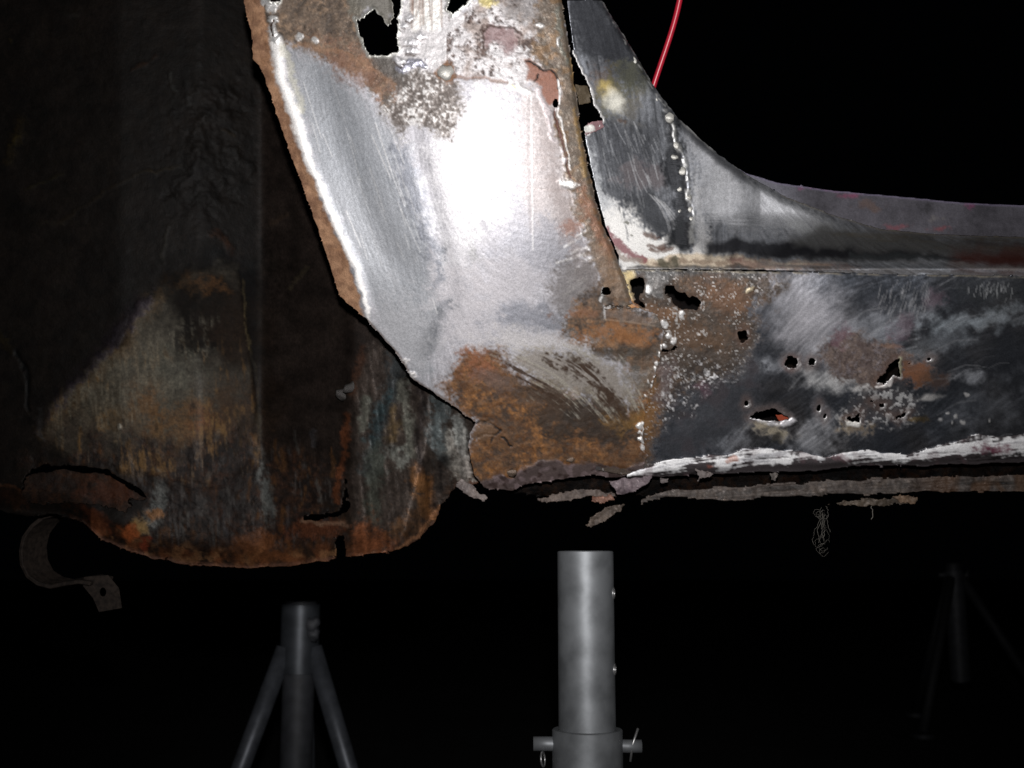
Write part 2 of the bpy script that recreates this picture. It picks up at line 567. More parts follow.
# orange brown folded lip
lip = sstep(2.5, -1.5, U - ridge_u(V) + 4 + 2.2 * p.n(9, 3, 8)) * sstep(330, 318, V)
p.rust(lip, 'mid', seed=40)
p.paint(lip, S(186, 140, 108), rough=.5, op=.6)
p.paint(lip * sstep(.1, .9, p.n(7, 4, 120)), S(110, 80, 62), op=.6)
p.paint(lip * p.speck(12, .0, 19, .5), S(222, 176, 140), rough=.42, met=.3, op=.5)
p.paint(lip * p.speck(8, .25, 20, .4), S(120, 88, 70), rough=.45, met=.1, op=.5)
# white ridge of bright metal on the bead
rd = np.abs(U - ridge_u(V) - 1.5 + 2.0 * p.n(10, 3, 9))
wr = sstep(interp([(40, 9.5), (140, 7.5), (230, 5.5), (318, 4.0)], V), interp([(40, 3.0), (318, .6)], V), rd + 1.6 * p.n(4, 3, 10)) * sstep(326, 316, V) * sstep(34, 44, V)
p.paint(wr, (.92, .90, .88), met=.25, rough=.62, h=.15, op=.95)
p.paint(p.stroke([(281, 45), (286, 56), (292, 80), (303, 112)], 3.2, .9, .4), (.62, .60, .50), met=.5, rough=.6, op=.6)
# weld lumps at the upper left
for (x, y, r, hh) in [(272, 6, 7, 1.2), (266, 2, 5, .8), (273, 21, 5, 1.6), (271, 30, 5, 1.6), (276, 37, 5, 1.2), (314, 40, 3, .6), (298, 37, 3, .5)]:
    m = p.blob(x, y, r, r * .8, 0, .5, .2)
    p.paint(m, (.75, .74, .73), met=.6, rough=.42, h=hh * 1.0)
p.paint(p.stroke([(272, 22), (269, 27), (271, 34)], 1.4, .5, .2), S(70, 50, 40), h=-.5)
# white brushed and blistered top right
tw = p.poly([(400, -10), (452, -10), (456, 14), (470, 8), (480, -10), (536, -10), (540, 50), (545, 78), (520, 84), (470, 76), (440, 72), (404, 62), (398, 40)], 4, 3)
p.paint(tw, (.60, .58, .585), met=.4, rough=.58, grit=1.2)
p.paint(tw * sstep(-.2, .9, p.n(13, 4, 29)) * (U > 446), S(150, 132, 122), met=.3, rough=.55, op=.8)
p.h += tw * (.34 * p.n(7, 5, 3) + .10 * p.n(2.4, 3, 4))
p.paint(p.poly([(412, -10), (446, -10), (444, 12), (440, 28), (414, 30), (408, 10)], 3, 2), (.86, .84, .80), met=.55, rough=.55, op=.8)
for k in range(14):
    x0 = rs.uniform(410, 444)
    p.paint(p.stroke([(x0, -8), (x0 + rs.uniform(-2, 2), rs.uniform(8, 30))], rs.uniform(.5, 1.2), .7, .1, warp=False), S(150, 125, 112), met=.2, h=-.12, op=.6)
tp = p.n(4.2, 4, 16) + .8 * p.n(22, 3, 19)
p.paint(tw * sstep(.05, .95, tp) * (U > 446), S(108, 88, 80), met=.2, rough=.6, h=-.3, op=.95)
p.paint(tw * sstep(.2, .9, p.n(2.2, 3, 17) + .5 * tp) * (U > 446), S(64, 48, 44), met=.1, h=-.25, op=.85)
p.paint(p.poly([(484, 34), (492, 24), (512, 27), (518, 38), (510, 52), (505, 56), (498, 42), (486, 46)], 3, 3), S(150, 122, 122), met=.1, rough=.6, h=-.4, op=.85)
p.paint(p.stroke([(482, 46), (486, 30), (492, 25), (512, 27), (520, 36)], 1.2, .7, .3), S(64, 40, 30), h=-.5, op=.9)
p.paint(p.blob(488, 2, 12, 5, 0, .5, .4), S(205, 190, 130), met=.2, rough=.5, h=.5)
p.rust(p.poly([(500, -10), (540, -10), (540, 30), (520, 24), (500, 12)], 5, 4), 'grey', op=.6)
p.paint(p.stroke([(452, 76), (480, 78), (500, 80), (512, 84)], 1.5, .7, .3), S(134, 104, 88), h=-.2, op=.7)
p.paint(p.stroke([(512, 84), (520, 88), (530, 95)], 3.0, .8, .5), WHITE, met=.6, rough=.5, h=.3, op=.9)
p.paint(p.stroke([(514, 86), (524, 94)], 1.0, .5, .2), S(215, 200, 130), op=.7)
p.paint(p.stroke([(400, 66), (410, 64), (425, 64)], 4.0, .5, .4), (.5, .5, .58), met=.8, rough=.35, h=.7)
for (x, y, r) in [(411, 42, 6), (403, 24, 4), (420, 36, 5), (412, 52, 5), (400, 60, 4), (408, 18, 4)]:
    p.paint(p.blob(x, y, r, r * .85, 0, .5, .3), (.72, .71, .73), met=.6, rough=.45, h=.7)
    p.paint(p.stroke([(x - r, y + r * .4), (x, y + r), (x + r, y + r * .4)], .9, .6, .3), S(90, 76, 70), h=-.3, op=.8)
# melted rim round the big holes
rim = sstep(4.0, .8, p.hole_d) * (V < 70) * (U < 480)
p.paint(rim, (.52, .52, .48), met=.65, rough=.38, h=.9, op=.85)
p.paint(p.poly([(345, -8), (392, -8), (392, 20), (388, 26), (380, 12), (372, 6), (360, 18), (350, 14)], 3, 2), S(128, 124, 114), met=.45, rough=.5, op=.9)
# bare gap under the round plug
p.paint(p.blob(446, 73, 10, 10, 0, .3, .2), S(120, 84, 56), met=.1, h=-.2)
# flange strip along the door aperture
fl_l = [(535, -10), (535, 40), (529, 56), (543, 68), (556, 80), (560, 96), (555, 112), (558, 146), (566, 169), (571, 193), (577, 218), (587, 242), (593, 268), (602, 284), (606, 302), (634, 308)]
fl_r = [(638, 308), (628, 278), (618, 252), (605, 224), (598, 200), (591, 167), (585, 130), (580, 96), (571, 39), (566, -10)]
flm = p.poly(fl_l + fl_r, 3.4, 3.0, 8)
p.rust(flm, 'brown', seed=55)
flw = p.poly([(530, 60), (552, 90), (558, 160), (572, 210), (590, 262), (600, 290), (585, 292), (566, 240), (548, 180), (538, 120)], 7, 5)
p.paint(flw * (1 - flm), S(150, 136, 132), met=.4, rough=.52, op=.55)
p.paint(flm * sstep(.0, 1, (U - interp([(0, 545), (100, 562), (200, 578), (300, 610)], V)) / 14), S(118, 108, 92), met=.35, rough=.45, op=.55)
p.paint(flm, S(128, 116, 104), met=.35, rough=.45, op=.5)
p.paint(flm * sstep(0, 1, p.n(9, 4, 57)), S(84, 70, 60), op=.5)
p.paint(flm * sstep(.3, .9, p.n(2.4, 3, 58)), S(176, 168, 156), met=.5, rough=.42, op=.5)
p.paint(flm * p.speck(7, .35, 23, .35), S(160, 118, 66), rough=.5, op=.35)
for pts in ([(575, 110), (577, 132), (582, 150), (586, 175)], [(571, 60), (573, 90)]):
    p.paint(p.stroke(pts, 1.8, 1, .7), S(186, 152, 98), met=.3, rough=.4, op=.6)
p.paint(p.stroke([(557, 10), (562, 40), (566, 62)], 2.0, .8, .6), S(150, 150, 140), met=.6, rough=.4, op=.7)
p.paint(p.poly([(527, 60), (534, 62), (541, 70), (551, 70), (556, 82), (558, 100), (550, 104), (541, 84), (528, 76)], 2, 2), S(158, 108, 88), met=.05, rough=.7, op=.9)
p.paint(p.poly([(580, 180), (592, 200), (600, 228), (610, 250), (606, 262), (596, 240), (584, 215)], 4, 3), S(165, 108, 78), op=.5)
p.paint(p.poly([(594, 250), (618, 262), (632, 300), (608, 302), (598, 275)], 5, 3), S(140, 116, 96), met=.1, op=.6)
p.paint(p.stroke([(527, 61), (534, 63), (541, 70), (548, 69), (553, 73), (556, 80), (558, 92)], .9, .5, .2), S(30, 20, 16), h=-.9)
p.paint(p.stroke([(558, 80), (560, 94), (559, 104)], .9, .6, .2, warp=False), WHITE, met=.5, h=.4)
p.paint(p.stroke([(538, 73), (535, 80)], .7, .5, .2), S(40, 25, 20), h=-.6)
p.paint(p.stroke([(555, 112), (558, 135), (565, 160), (572, 178)], 1.0, .6, .4), S(88, 52, 40), h=-.5)
p.paint(p.stroke([(558, 108), (563, 140), (571, 168)], .8, .6, .4), WHITE, met=.5, h=.2, op=.7)
p.paint(p.stroke([(540, 90), (548, 110), (552, 140)], 2.6, .8, .6), (.5, .45, .46), met=.6, rough=.45, h=.3, op=.7)
for (x, y, a, b) in [(538, 25, 4, 2.6), (570, 184, 9, 4.5), (560, 40, 2, 3)]:
    p.paint(p.blob(x, y, a, b, 0, .5, .3), (.8, .78, .76), met=.5, rough=.45, h=.9)
p.paint(p.blob(569, 228, 9, 7, 0, .6, .5), S(150, 96, 66), op=.55)
# bluish dark scale between strip and ground field at the foot
p.paint(p.poly([(560, 255), (594, 262), (602, 300), (590, 325), (566, 330), (548, 300)], 9, 5), S(118, 112, 110), met=.35, rough=.5, grit=.9, op=.8)
# foot: rust, first the brown shoulder
shoulder = p.poly([(600, 284), (640, 306), (668, 320), (668, 372), (640, 376), (600, 352), (566, 338), (560, 322), (582, 300)], 6, 5)
p.rust(shoulder, 'mid', seed=61)
p.paint(shoulder * p.speck(9, .3, 24, .3), S(112, 110, 106), met=.5, rough=.45, op=.7)
p.paint(p.blob(622, 335, 36, 9, 4, .8, .6), S(150, 98, 52), met=.0, rough=.75, op=.7)
p.paint(p.blob(580, 315, 22, 6, 0, .6, .6), S(132, 92, 66), op=.7)
p.paint(p.blob(620, 352, 34, 6, 3, .6, .6), S(64, 54, 44), met=.2, rough=.55, op=.8)
p.paint(p.poly([(604, 309), (634, 310), (657, 322), (655, 325), (604, 318)], 1.5, .6), S(130, 112, 100), met=.3, rough=.5, h=.2, op=.6)
p.paint(p.stroke([(604, 306), (605, 318)], .9, .5, .1, warp=False), (.7, .7, .7), met=.5, h=.1, op=.5)
p.paint(p.stroke([(605, 319.5), (630, 322), (655, 326)], .7, .6, .2, warp=False), S(160, 140, 120), op=.5)
p.paint(p.stroke([(600, 300), (604, 288)], 1.2, .6, .3), (.7, .7, .7), met=.5, h=.1, op=.6)
foot = p.poly([(462, 362), (476, 348), (498, 352), (512, 366), (540, 380), (590, 398), (628, 410), (640, 380), (652, 360), (662, 380), (650, 480), (480, 492), (462, 470), (472, 425), (452, 402), (444, 385)], 7, 6)
p.rust(foot, 'orange', seed=71)
p.paint(foot * sstep(-.3, .9, p.n(30, 4, 121)), S(70, 56, 46), met=.15, rough=.6, op=.45)
p.paint(p.blob(478, 364, 20, 13, 20, .6, .6), S(150, 92, 60), op=.6)
p.paint(foot * p.speck(4, .25, 25, .25), S(96, 62, 34), op=.6)
p.paint(p.blob(585, 418, 58, 24, 12, .5, .6, 14), S(54, 46, 40), met=.2, rough=.6, op=.9)
p.paint(p.blob(540, 395, 34, 16, 22, .6, .6), S(78, 60, 46), met=.15, rough=.6, op=.7)
p.paint(p.blob(630, 420, 17, 10, 0, .9, .6), S(150, 112, 56), op=.5)
p.paint(p.blob(494, 380, 20, 8, 30, .6, .5), S(110, 92, 84), met=.3, op=.6)
p.paint(p.blob(640, 378, 16, 12, 30, .6, .6), S(140, 132, 122), met=.6, rough=.45, op=.6)
# polished arc through the rust: pale sweep with burnt brown bars
arc = p.poly([(508, 356), (540, 350), (585, 352), (615, 368), (636, 392), (640, 404), (610, 404), (575, 396), (540, 384)], 6, 4)
p.paint(arc, S(152, 142, 128), met=.4, rough=.5, grit=.4, op=.75)
la = p.streaks(interp([(505, 24), (560, 30), (600, 44), (650, 60)], U) + interp([(350, -6), (400, 8)], V), 15, 131, 1.3)
lb_ = p.streaks(interp([(505, 24), (560, 30), (600, 44), (650, 60)], U), 24, 133, 2.0)
arcw = p.poly([(500, 352), (540, 344), (590, 346), (622, 362), (644, 390), (650, 412), (612, 416), (570, 408), (530, 392), (508, 372)], 8, 4)
p.paint(arcw * sstep(.3, 1.6, la), S(196, 190, 176), met=.5, rough=.45, op=.55)
for (pts, w) in [([(514, 364), (530, 374), (546, 384)], 6), ([(520, 374), (540, 390), (552, 402)], 7), ([(572, 362), (590, 376), (610, 400)], 8), ([(558, 358), (575, 366), (590, 377)], 4),
                 ([(600, 384), (622, 410)], 8), ([(545, 358), (556, 368)], 3)]:
    p.paint(p.stroke(pts, w, .9, .5, 5) * sstep(-.9, .5, lb_ + .4 * la), S(60, 42, 28), met=.1, rough=.6, op=.95)
p.h += arcw * .02 * la
# cracked flap at the lower left corner
for pts in ([(474, 424), (486, 422), (497, 426), (501, 430)], [(490, 443), (494, 435), (501, 430)], [(478, 436), (486, 432), (494, 434)], [(501, 438), (512, 446)]):
    p.paint(p.stroke(pts, 1.0, .5, .3), S(22, 14, 10), h=-.9)
p.paint(p.poly([(476, 424), (494, 424), (494, 436), (482, 440), (472, 436)], 3, 2), S(110, 84, 62), h=.8, op=.8)
# grey lumpy bottom flange
fb = p.poly([(470, 484), (513, 475), (537, 464), (557, 461), (604, 464), (627, 468), (645, 462), (650, 500), (480, 500)], 1.8, 2.2, 7)
p.paint(fb, S(104, 90, 88), met=.2, rough=.55, grit=1.2)
p.h += fb * (.9 * p.n(9, 4, 6) + .5)
p.paint(fb * p.speck(6, .3, 26, .2), S(150, 132, 134), rough=.45, op=.6)
p.paint(fb * p.speck(5, .35, 27, .2), S(60, 44, 40), op=.7)
# seam crack to the sill with torn bright chips
for k in range(26):
    y = rs.uniform(345, 462); x = interp([(345, 662), (384, 652), (407, 645), (437, 642), (462, 644)], y) + rs.uniform(-4, 3)
    p.paint(p.blob(float(x), y, rs.uniform(.8, 2.0), rs.uniform(1.2, 3.2), rs.uniform(-30, 30), .5, .3), (.85, .84, .82), met=.5, rough=.4, h=.7, op=.95)
# torn fringe at the corner over the dark closing panel
p.paint(p.stroke([(366, 319), (384, 339), (400, 357), (413, 380), (440, 397), (474, 421)], 1.5, .7, .5, warp=False), S(120, 104, 96), h=-.3, op=.8)
for k in range(16):
    x = rs.uniform(400, 418); y = 356 + (x - 400) * 1.2 + rs.uniform(-4, 4)
    p.paint(p.blob(x, y, rs.uniform(1, 2), rs.uniform(1, 3), 30, .5, .4), (.6, .58, .57), met=.4, h=.6, op=.8)
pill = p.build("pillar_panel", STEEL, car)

# ================================================================== 2 the sill
sill_outline = [(596, 268), (1034, 276), (1034, 445), (979, 440), (939, 452), (907, 462), (861, 456), (823, 464), (767, 456), (720, 459), (674, 466), (630, 476), (596, 470)]
sill_holes = [
    (606, 291.5, 5.4, 6.0),
    [(630, 280), (640, 276), (646, 280), (644, 289), (639, 298), (644, 307), (640, 306), (634, 303), (636, 300), (633, 294)],
    [(666, 285), (674, 286), (677, 291), (683, 292), (690, 297), (697, 296), (701, 303), (697, 310), (683, 309), (674, 306), (671, 298), (665, 294)],
    (743, 335.6, 4.8, 5.8), (791.5, 362.5, 6.6, 6.0), (811.5, 362.5, 3.6, 4.2),
    [(876, 382), (885, 372), (895, 359), (900, 358), (899, 368), (900, 377), (893, 376), (889, 380), (884, 385)],
    [(748, 418), (758, 412), (767, 409), (777, 409), (789, 418), (780, 421), (760, 420)],
    [(846, 418), (854, 416), (861, 410), (859, 422), (853, 422)],
    [(889, 413), (896, 416), (908, 412), (905, 416), (897, 420)],
    (819, 407, 1.6, 3.0), (825, 416, 1.6, 2.4), (873, 401, 2.0, 1.6), (882, 405, 2.2, 1.6), (930, 359, 1.8, 1.6), (909, 363, 1.6, 1.4), (746.5, 403, 1.4, 2.0),
    [(661, 348), (668, 350), (676, 346), (678, 348), (668, 353), (661, 353)],
]
s = Sheet((594, 1034, 264, 480), 1.0, sill_depth, sill_outline, sill_holes, jag=1.0, seed=2)
U, V = s.U, s.V
s.paint(s.full(), (.20, .22, .26), met=.92, rough=.31, grit=.25)
s.paint(s.speck(46, -.1, 62, .9), (.20, .17, .15), rough=.34, op=.5)
ang = interp([(600, -15), (760, -50), (860, -38), (1024, -25)], U) + 14 * s.n(50, 2, 2)
st1 = s.streaks(ang, 14, 41); st2 = s.streaks(ang, 30, 43, 2.4)
st3 = s.streaks(ang + 6, 34, 47, 1.5)
s.h += .010 * st1 + .016 * st3 + .02 * s.n(1.7, 2, 91)
s.col *= (1 + .08 * st1 + .08 * st3 + .10 * s.n(1.8, 2, 94))[..., None]
s.rough += .02 * st3
s.h += .9 * s.n(64, 3, 8) + .10 * s.n(12, 3, 9)
s.paint(s.speck(40, -.1, 61, .8), (.07, .08, .10), met=.8, rough=.32, op=.75)
s.paint(sstep(930, 1010, U + 30 * s.n(30, 3, 66)) * sstep(318, 345, V), (.045, .05, .06), met=.7, rough=.36, op=.7)  # dark reflection of the night painted onto the right end
s.paint(sstep(0, 1, 1 - np.hypot((U - 770) / 60, (V - 396) / 16)), (.03, .034, .042), met=.7, rough=.33, op=.8)
gm = sstep(-1.2, 2.0, .7 * st3 + .5 * st2 + 1.4 * s.n(34, 3, 12))          # grinder haze: rougher, brighter sweeps
def haze(m, c=(.52, .53, .57), op=1.0, rough=.62, met=.5):
    s.paint(m * (.68 + .32 * gm), c, met=met, rough=rough, op=op * .85)
s.fe = False
haze(s.blob(806, 304, 52, 26, 12, .95, .5, 26), (.46, .46, .50), 1.0)
haze(s.blob(818, 334, 36, 28, 30, .95, .5, 26), (.46, .45, .48), .9)
haze(s.blob(880, 330, 52, 16, -30, .8, .6), (.40, .42, .46), .8)
haze(s.blob(985, 318, 44, 9, -8, .8, .7), (.44, .50, .55), .9)
haze(s.blob(762, 368, 22, 8, -8, .7, .6), (.44, .46, .50), .9)
haze(s.blob(832, 382, 32, 10, 8, .7, .6), (.60, .60, .60), 1.0)
haze(s.blob(862, 388, 12, 4, -10, .6, .4), (.8, .78, .76), 1.0)
haze(s.blob(972, 376, 14, 6, 0, .8, .6), (.44, .46, .50), .9)
haze(s.blob(930, 397, 14, 3.5, 0, .7, .5), (.62, .60, .58), 1.0)
haze(s.blob(728, 440, 20, 14, -40, .8, .7), (.40, .42, .46), .6)
haze(s.blob(812, 440, 22, 16, -30, .8, .7), (.52, .53, .56), .9)
haze(s.blob(700, 420, 22, 8, -45, .8, .6), (.36, .38, .41), .5)
haze(s.blob(990, 405, 40, 20, -20, .9, .8), (.30, .32, .36), .5)
haze(s.blob(940, 345, 40, 10, -20, .9, .8), (.34, .38, .42), .5)
s.fe = True
# brushed arcs
for k in range(90):
    x0 = rs.uniform(760, 1015); y0 = rs.uniform(284, 450); l = rs.uniform(10, 34)
    a = math.radians(float(interp([(760, -52), (860, -36), (1024, -20)], x0)) + rs.uniform(-8, 8))
    c_ = (.62, .63, .66) if rs.random() < .6 else (.07, .08, .10)
    s.paint(s.stroke([(x0, y0), (x0 + l * math.cos(a), y0 + l * math.sin(a)), (x0 + 1.7 * l * math.cos(a + .18), y0 + 1.7 * l * math.sin(a + .18))], rs.uniform(.4, .9), .9, .1, warp=False), c_, met=.6, rough=.55, op=rs.uniform(.1, .28))
# oxide field on the left half, sparkled with bare points
ox = s.poly([(594, 262), (700, 268), (772, 276), (778, 290), (752, 310), (758, 340), (748, 372), (720, 392), (690, 402), (664, 430), (650, 470), (594, 480)], 10, 8)
s.rust(ox, 'mid', seed=81)
s.paint(ox * s.speck(12, -.2, 28, .6), S(92, 84, 78), met=.4, rough=.5, op=.75)
s.paint(ox, S(92, 80, 70), met=.25, op=.45)
s.col *= (1 - .25 * ox)[..., None]
s.paint(s.blob(722, 296, 26, 14, 15, .9, .6), S(136, 98, 70), op=.5)
s.paint(s.blob(655, 315, 20, 9, 0, .8, .5), S(140, 102, 72), op=.5)
s.paint(s.blob(690, 335, 30, 12, 10, .7, .6), S(112, 84, 60), op=.5)
s.paint(s.blob(652, 410, 12, 36, 5, .6, .6), S(140, 98, 48), op=.6)
s.paint(s.blob(665, 385, 9, 24, 12, .5, .5), S(120, 108, 108), met=.4, rough=.5, op=.7)
s.paint(s.poly([(600, 266), (780, 268), (780, 274), (600, 276)], 3, 2), S(92, 92, 92), met=.5, rough=.45, op=.8)
s.paint(s.poly([(645, 270), (668, 270), (662, 300), (650, 296)], 3, 3), S(130, 130, 130), met=.6, rough=.5, h=.3, op=.7)
s.paint(ox * sstep(.62, 1.15, s.n(1.8, 2, 29) + .45 * s.n(14, 3, 39)), (.70, .68, .66), met=.5, rough=.42, h=.12, op=.7)
dk = s.poly([(668, 405), (690, 384), (735, 372), (752, 352), (764, 330), (768, 380), (748, 420), (700, 452), (655, 462), (656, 430)], 9, 6)
s.paint(dk, (.10, .105, .12), met=.75, rough=.42, op=.9)
s.paint(dk * s.speck(16, .15, 35, .4), S(62, 48, 50), met=.3, rough=.5, op=.5)
band = s.poly([(664, 400), (674, 372), (700, 362), (726, 366), (744, 368), (720, 384), (700, 396), (680, 420), (664, 430)], 6, 5)
s.paint(band * sstep(.40, .85, s.n(2.6, 3, 30) + .5 * s.n(12, 3, 38)), (.82, .81, .82), met=.5, rough=.4, h=.25, op=.9)
s.paint(band * s.speck(3.4, -.35, 31, .1)[..., ] * (1 - s.speck(3.4, .1, 30, .1)), S(66, 62, 62), met=.5, rough=.5, h=-.2, op=.5)
for (x, y, r) in [(664, 325, 2.2), (668, 336, 2.6), (673, 342, 2.4), (664, 346, 2), (651, 288, 3), (681, 316, 3)]:
    s.paint(s.blob(x, y, r, r * 1.3, 0, .5, .4), (.85, .84, .83), met=.5, rough=.4, h=.8)
s.paint(s.blob(750.5, 287.5, 5, 2, -35, .4, .2), S(220, 206, 176), met=.3, rough=.4, h=.5)
# cream primer ghost by the corner
s.paint(s.poly([(620, 270), (632, 268), (636, 280), (632, 290), (634, 302), (642, 310), (628, 308), (622, 290)], 3, 2), S(226, 204, 150), met=.1, rough=.5, op=.95)
s.paint(s.poly([(630, 298), (640, 303), (640, 309), (628, 309)], 2, 1), S(190, 120, 70), op=.7)
# purple brown scab with pitting at centre right
scab = s.poly([(826, 345), (846, 330), (872, 340), (900, 346), (912, 356), (896, 372), (880, 386), (858, 384), (836, 372), (820, 358)], 5, 4)
s.rust(scab, 'grey', seed=90)
s.paint(scab, S(92, 74, 70), op=.5)
s.paint(scab * sstep(.1, .9, s.n(2.4, 3, 32) + .5 * s.n(10, 2, 37)), S(140, 132, 136), met=.4, h=.15, op=.6)
s.paint(scab * sstep(.1, .9, s.n(2.4, 3, 34)), S(40, 32, 30), h=-.2, op=.5)
s.paint(s.poly([(898, 348), (905, 344), (880, 344), (868, 346)], 2, 2), S(140, 110, 92), op=.6)
s.paint(s.blob(916, 372, 16, 11, 0, .4, .5), S(120, 74, 40), met=.0, rough=.75, op=.9)
s.paint(s.blob(935, 380, 14, 8, 0, .7, .6), S(84, 60, 44), met=.2, op=.7)
low = s.poly([(864, 392), (890, 386), (918, 392), (920, 412), (896, 426), (866, 420), (850, 432), (836, 420), (850, 405)], 6, 5)
s.paint(low, S(88, 84, 84), met=.4, rough=.5, grit=1, op=.7)
s.h += low * .5 * s.n(7, 4, 5)
s.paint(low * s.speck(3.4, .3, 36, .1), (.7, .7, .7), met=.5, h=.4, op=.7)
s.paint(s.blob(858, 428, 14, 7, 0, .9, .6), S(160, 140, 108), met=.2, rough=.6, op=.6)
s.paint(s.blob(915, 421, 12, 3, 0, .6, .5), S(150, 128, 84), op=.7)
for (x, y) in [(948, 413), (953, 422), (963, 422), (958, 417), (992, 420), (965, 395), (940, 420)]:
    s.paint(s.blob(x, y, 2.2, 1.6, -30, .5, .4), (.75, .74, .73), met=.5, rough=.4, h=.5, op=.8)
# magenta paint ghosts
for pts, w in (([(905, 322), (898, 334)], 8), ([(930, 302), (940, 296)], 7), ([(845, 330), (838, 342)], 6), ([(700, 385), (706, 392)], 4)):
    s.paint(s.stroke(pts, w, .9, .5), S(128, 90, 106), met=.3, rough=.5, op=.38)
# halos and torn bright rims round the rust holes
hd = s.hole_d
s.paint(sstep(9, 1, hd) * (U > 730), S(96, 72, 60), met=.2, rough=.6, op=.55)
s.paint(sstep(12, 3, np.sqrt((U - 791) ** 2 + (V - 364) ** 2)) * s.speck(6, -.2, 44, .4), S(112, 80, 72), met=.1, op=.6)
below = sstep(3.0, .6, hd)
gyh, gxh = np.gradient(hd)
s.paint(below * np.clip(gyh * .8 + gxh * .8, 0, 1) * (U > 700) * s.speck(9, -.05, 73, .35), (.80, .78, .78), met=.5, rough=.4, h=.8, op=.9)
s.paint(below * (U < 710), S(70, 54, 44), h=-.3, op=.6)
s.paint(s.poly([(750, 420), (765, 421), (780, 424), (794, 417), (798, 420), (786, 428), (760, 426)], 1.6, 1.4, 4), (.74, .73, .76), met=.4, rough=.4, h=1.0)
s.paint(s.blob(772, 433, 15, 6, 10, .9, .6), S(196, 184, 158), met=.3, rough=.5, op=.75)
s.paint(s.blob(776, 440, 6, 6, 0, .5, .4), S(40, 42, 46), met=.6, op=.8)
s.paint(s.poly([(848, 421), (862, 422), (860, 428), (850, 427)], 1.6, 1.4, 4), (.8, .78, .74), met=.3, h=.9)
s.paint(s.stroke([(901, 358), (901, 376)], 1.3, .5, .3), S(160, 156, 132), h=.8)
s.paint(s.stroke([(878, 385), (888, 382), (892, 376)], 1.6, .5, .4), (.78, .74, .72), met=.3, h=.8)
# shade under the top fold, painted in as a dark band
s.paint(s.poly([(940, 280), (1034, 282), (1034, 312), (960, 300)], 10, 6), (.05, .055, .06), met=.6, rough=.4, op=.8)
for k in range(40):
    x = 992 + rs.gauss(0, 12); y = 288 + rs.gauss(0, 5)
    s.paint(s.stroke([(x, y), (x + rs.uniform(-2, 1), y + rs.uniform(2, 7))], .5, .9, .1, warp=False), (.6, .62, .64), met=.6, op=rs.uniform(.2, .6))
for k in range(60):
    x = rs.uniform(880, 930); y = rs.uniform(280, 312)
    s.paint(s.stroke([(x, y), (x - 2, y + rs.uniform(4, 10))], .5, .7, .1, warp=False), (.6, .6, .62), met=.6, h=.1, op=.35)
# folded top edge, bare line
s.paint(sstep(2.0, .4, np.abs(V - interp([(600, 269), (1024, 277)], U) + .6 * s.n(12, 3, 71))) * sstep(-.7, .3, s.n(7, 3, 72)), S(150, 142, 126), met=.5, rough=.4, h=.3, op=.8)
s.build("sill_panel", STEEL, car)

# rolled bottom lip of the sill, bare and torn
LT = [(627, 474), (650, 466), (674, 459), (700, 458), (733, 454), (745, 450), (767, 449), (800, 452), (823, 457), (861, 450), (907, 455), (939, 446), (979, 434), (1000, 437), (1036, 434)]
LB = [(627, 479), (657, 477), (690, 475), (740, 473), (814, 470), (851, 466), (939, 465), (1036, 462)]


def lip_depth(u, v):
    a = interp(LT, u); b = interp(LB, u)
    t = np.clip((v - a) / np.maximum(b - a, 2), -.3, 1.2)
    return body(u, v) + .9 - 1.6 * np.sin(np.clip(t + .15, 0, 1) * math.pi) + 5.5 * sstep(.55, 1.1, t)


l = Sheet((624, 1036, 430, 482), 1.0, lip_depth, LT + LB[::-1], (), jag=1.3, jagscale=13, seed=3)
U, V = l.U, l.V
t = (V - interp(LT, U)) / np.maximum(interp(LB, U) - interp(LT, U), 2)
l.paint(l.full(), S(84, 78, 80), met=.3, rough=.5, grit=1.0)
l.h += .5 * l.n(26, 3, 3) + .12 * l.n(4, 3, 4)
ls = l.streaks(-8, 26, 51, 1.8)
wt = sstep(.66, .46, t + .34 * l.n(26, 4, 5) + .14 * l.n(5, 3, 6) + .10 * ls) * sstep(-.15, .1, t + .25 * l.n(7, 3, 7) + .1 * ls)
l.paint(wt, (.95, .95, .96), met=.1, rough=.5, grit=.6, op=.95)  # bright edge highlight painted white on the upper lip
l.h += .14 * ls
l.paint(sstep(.4, 1.8, l.streaks(-6, 20, 53, 1.3)) * wt, S(150, 150, 160), met=.4, op=.5)
l.paint(sstep(.9, 1.6, l.streaks(-4, 30, 55, 1.5)) * (t > .3), S(34, 30, 30), h=-.4, op=.8)
l.paint(l.speck(12, .55, 12, .3), S(120, 96, 100), op=.4)
l.paint(l.blob(994, 450, 13, 5, 5, .6, .5), S(122, 66, 84), met=.1, op=.9)
l.paint(l.blob(838, 459, 9, 3, 0, .8, .6), S(136, 104, 110), op=.6)
l.paint(l.blob(710, 465, 5, 1.8, 0, .6, .6), S(170, 104, 88), op=.6)
l.paint(l.blob(733, 459, 5, 2, 0, .5, .4), S(200, 130, 100), op=.6)
l.build("sill_lip", STEEL, car, thick=1.5)

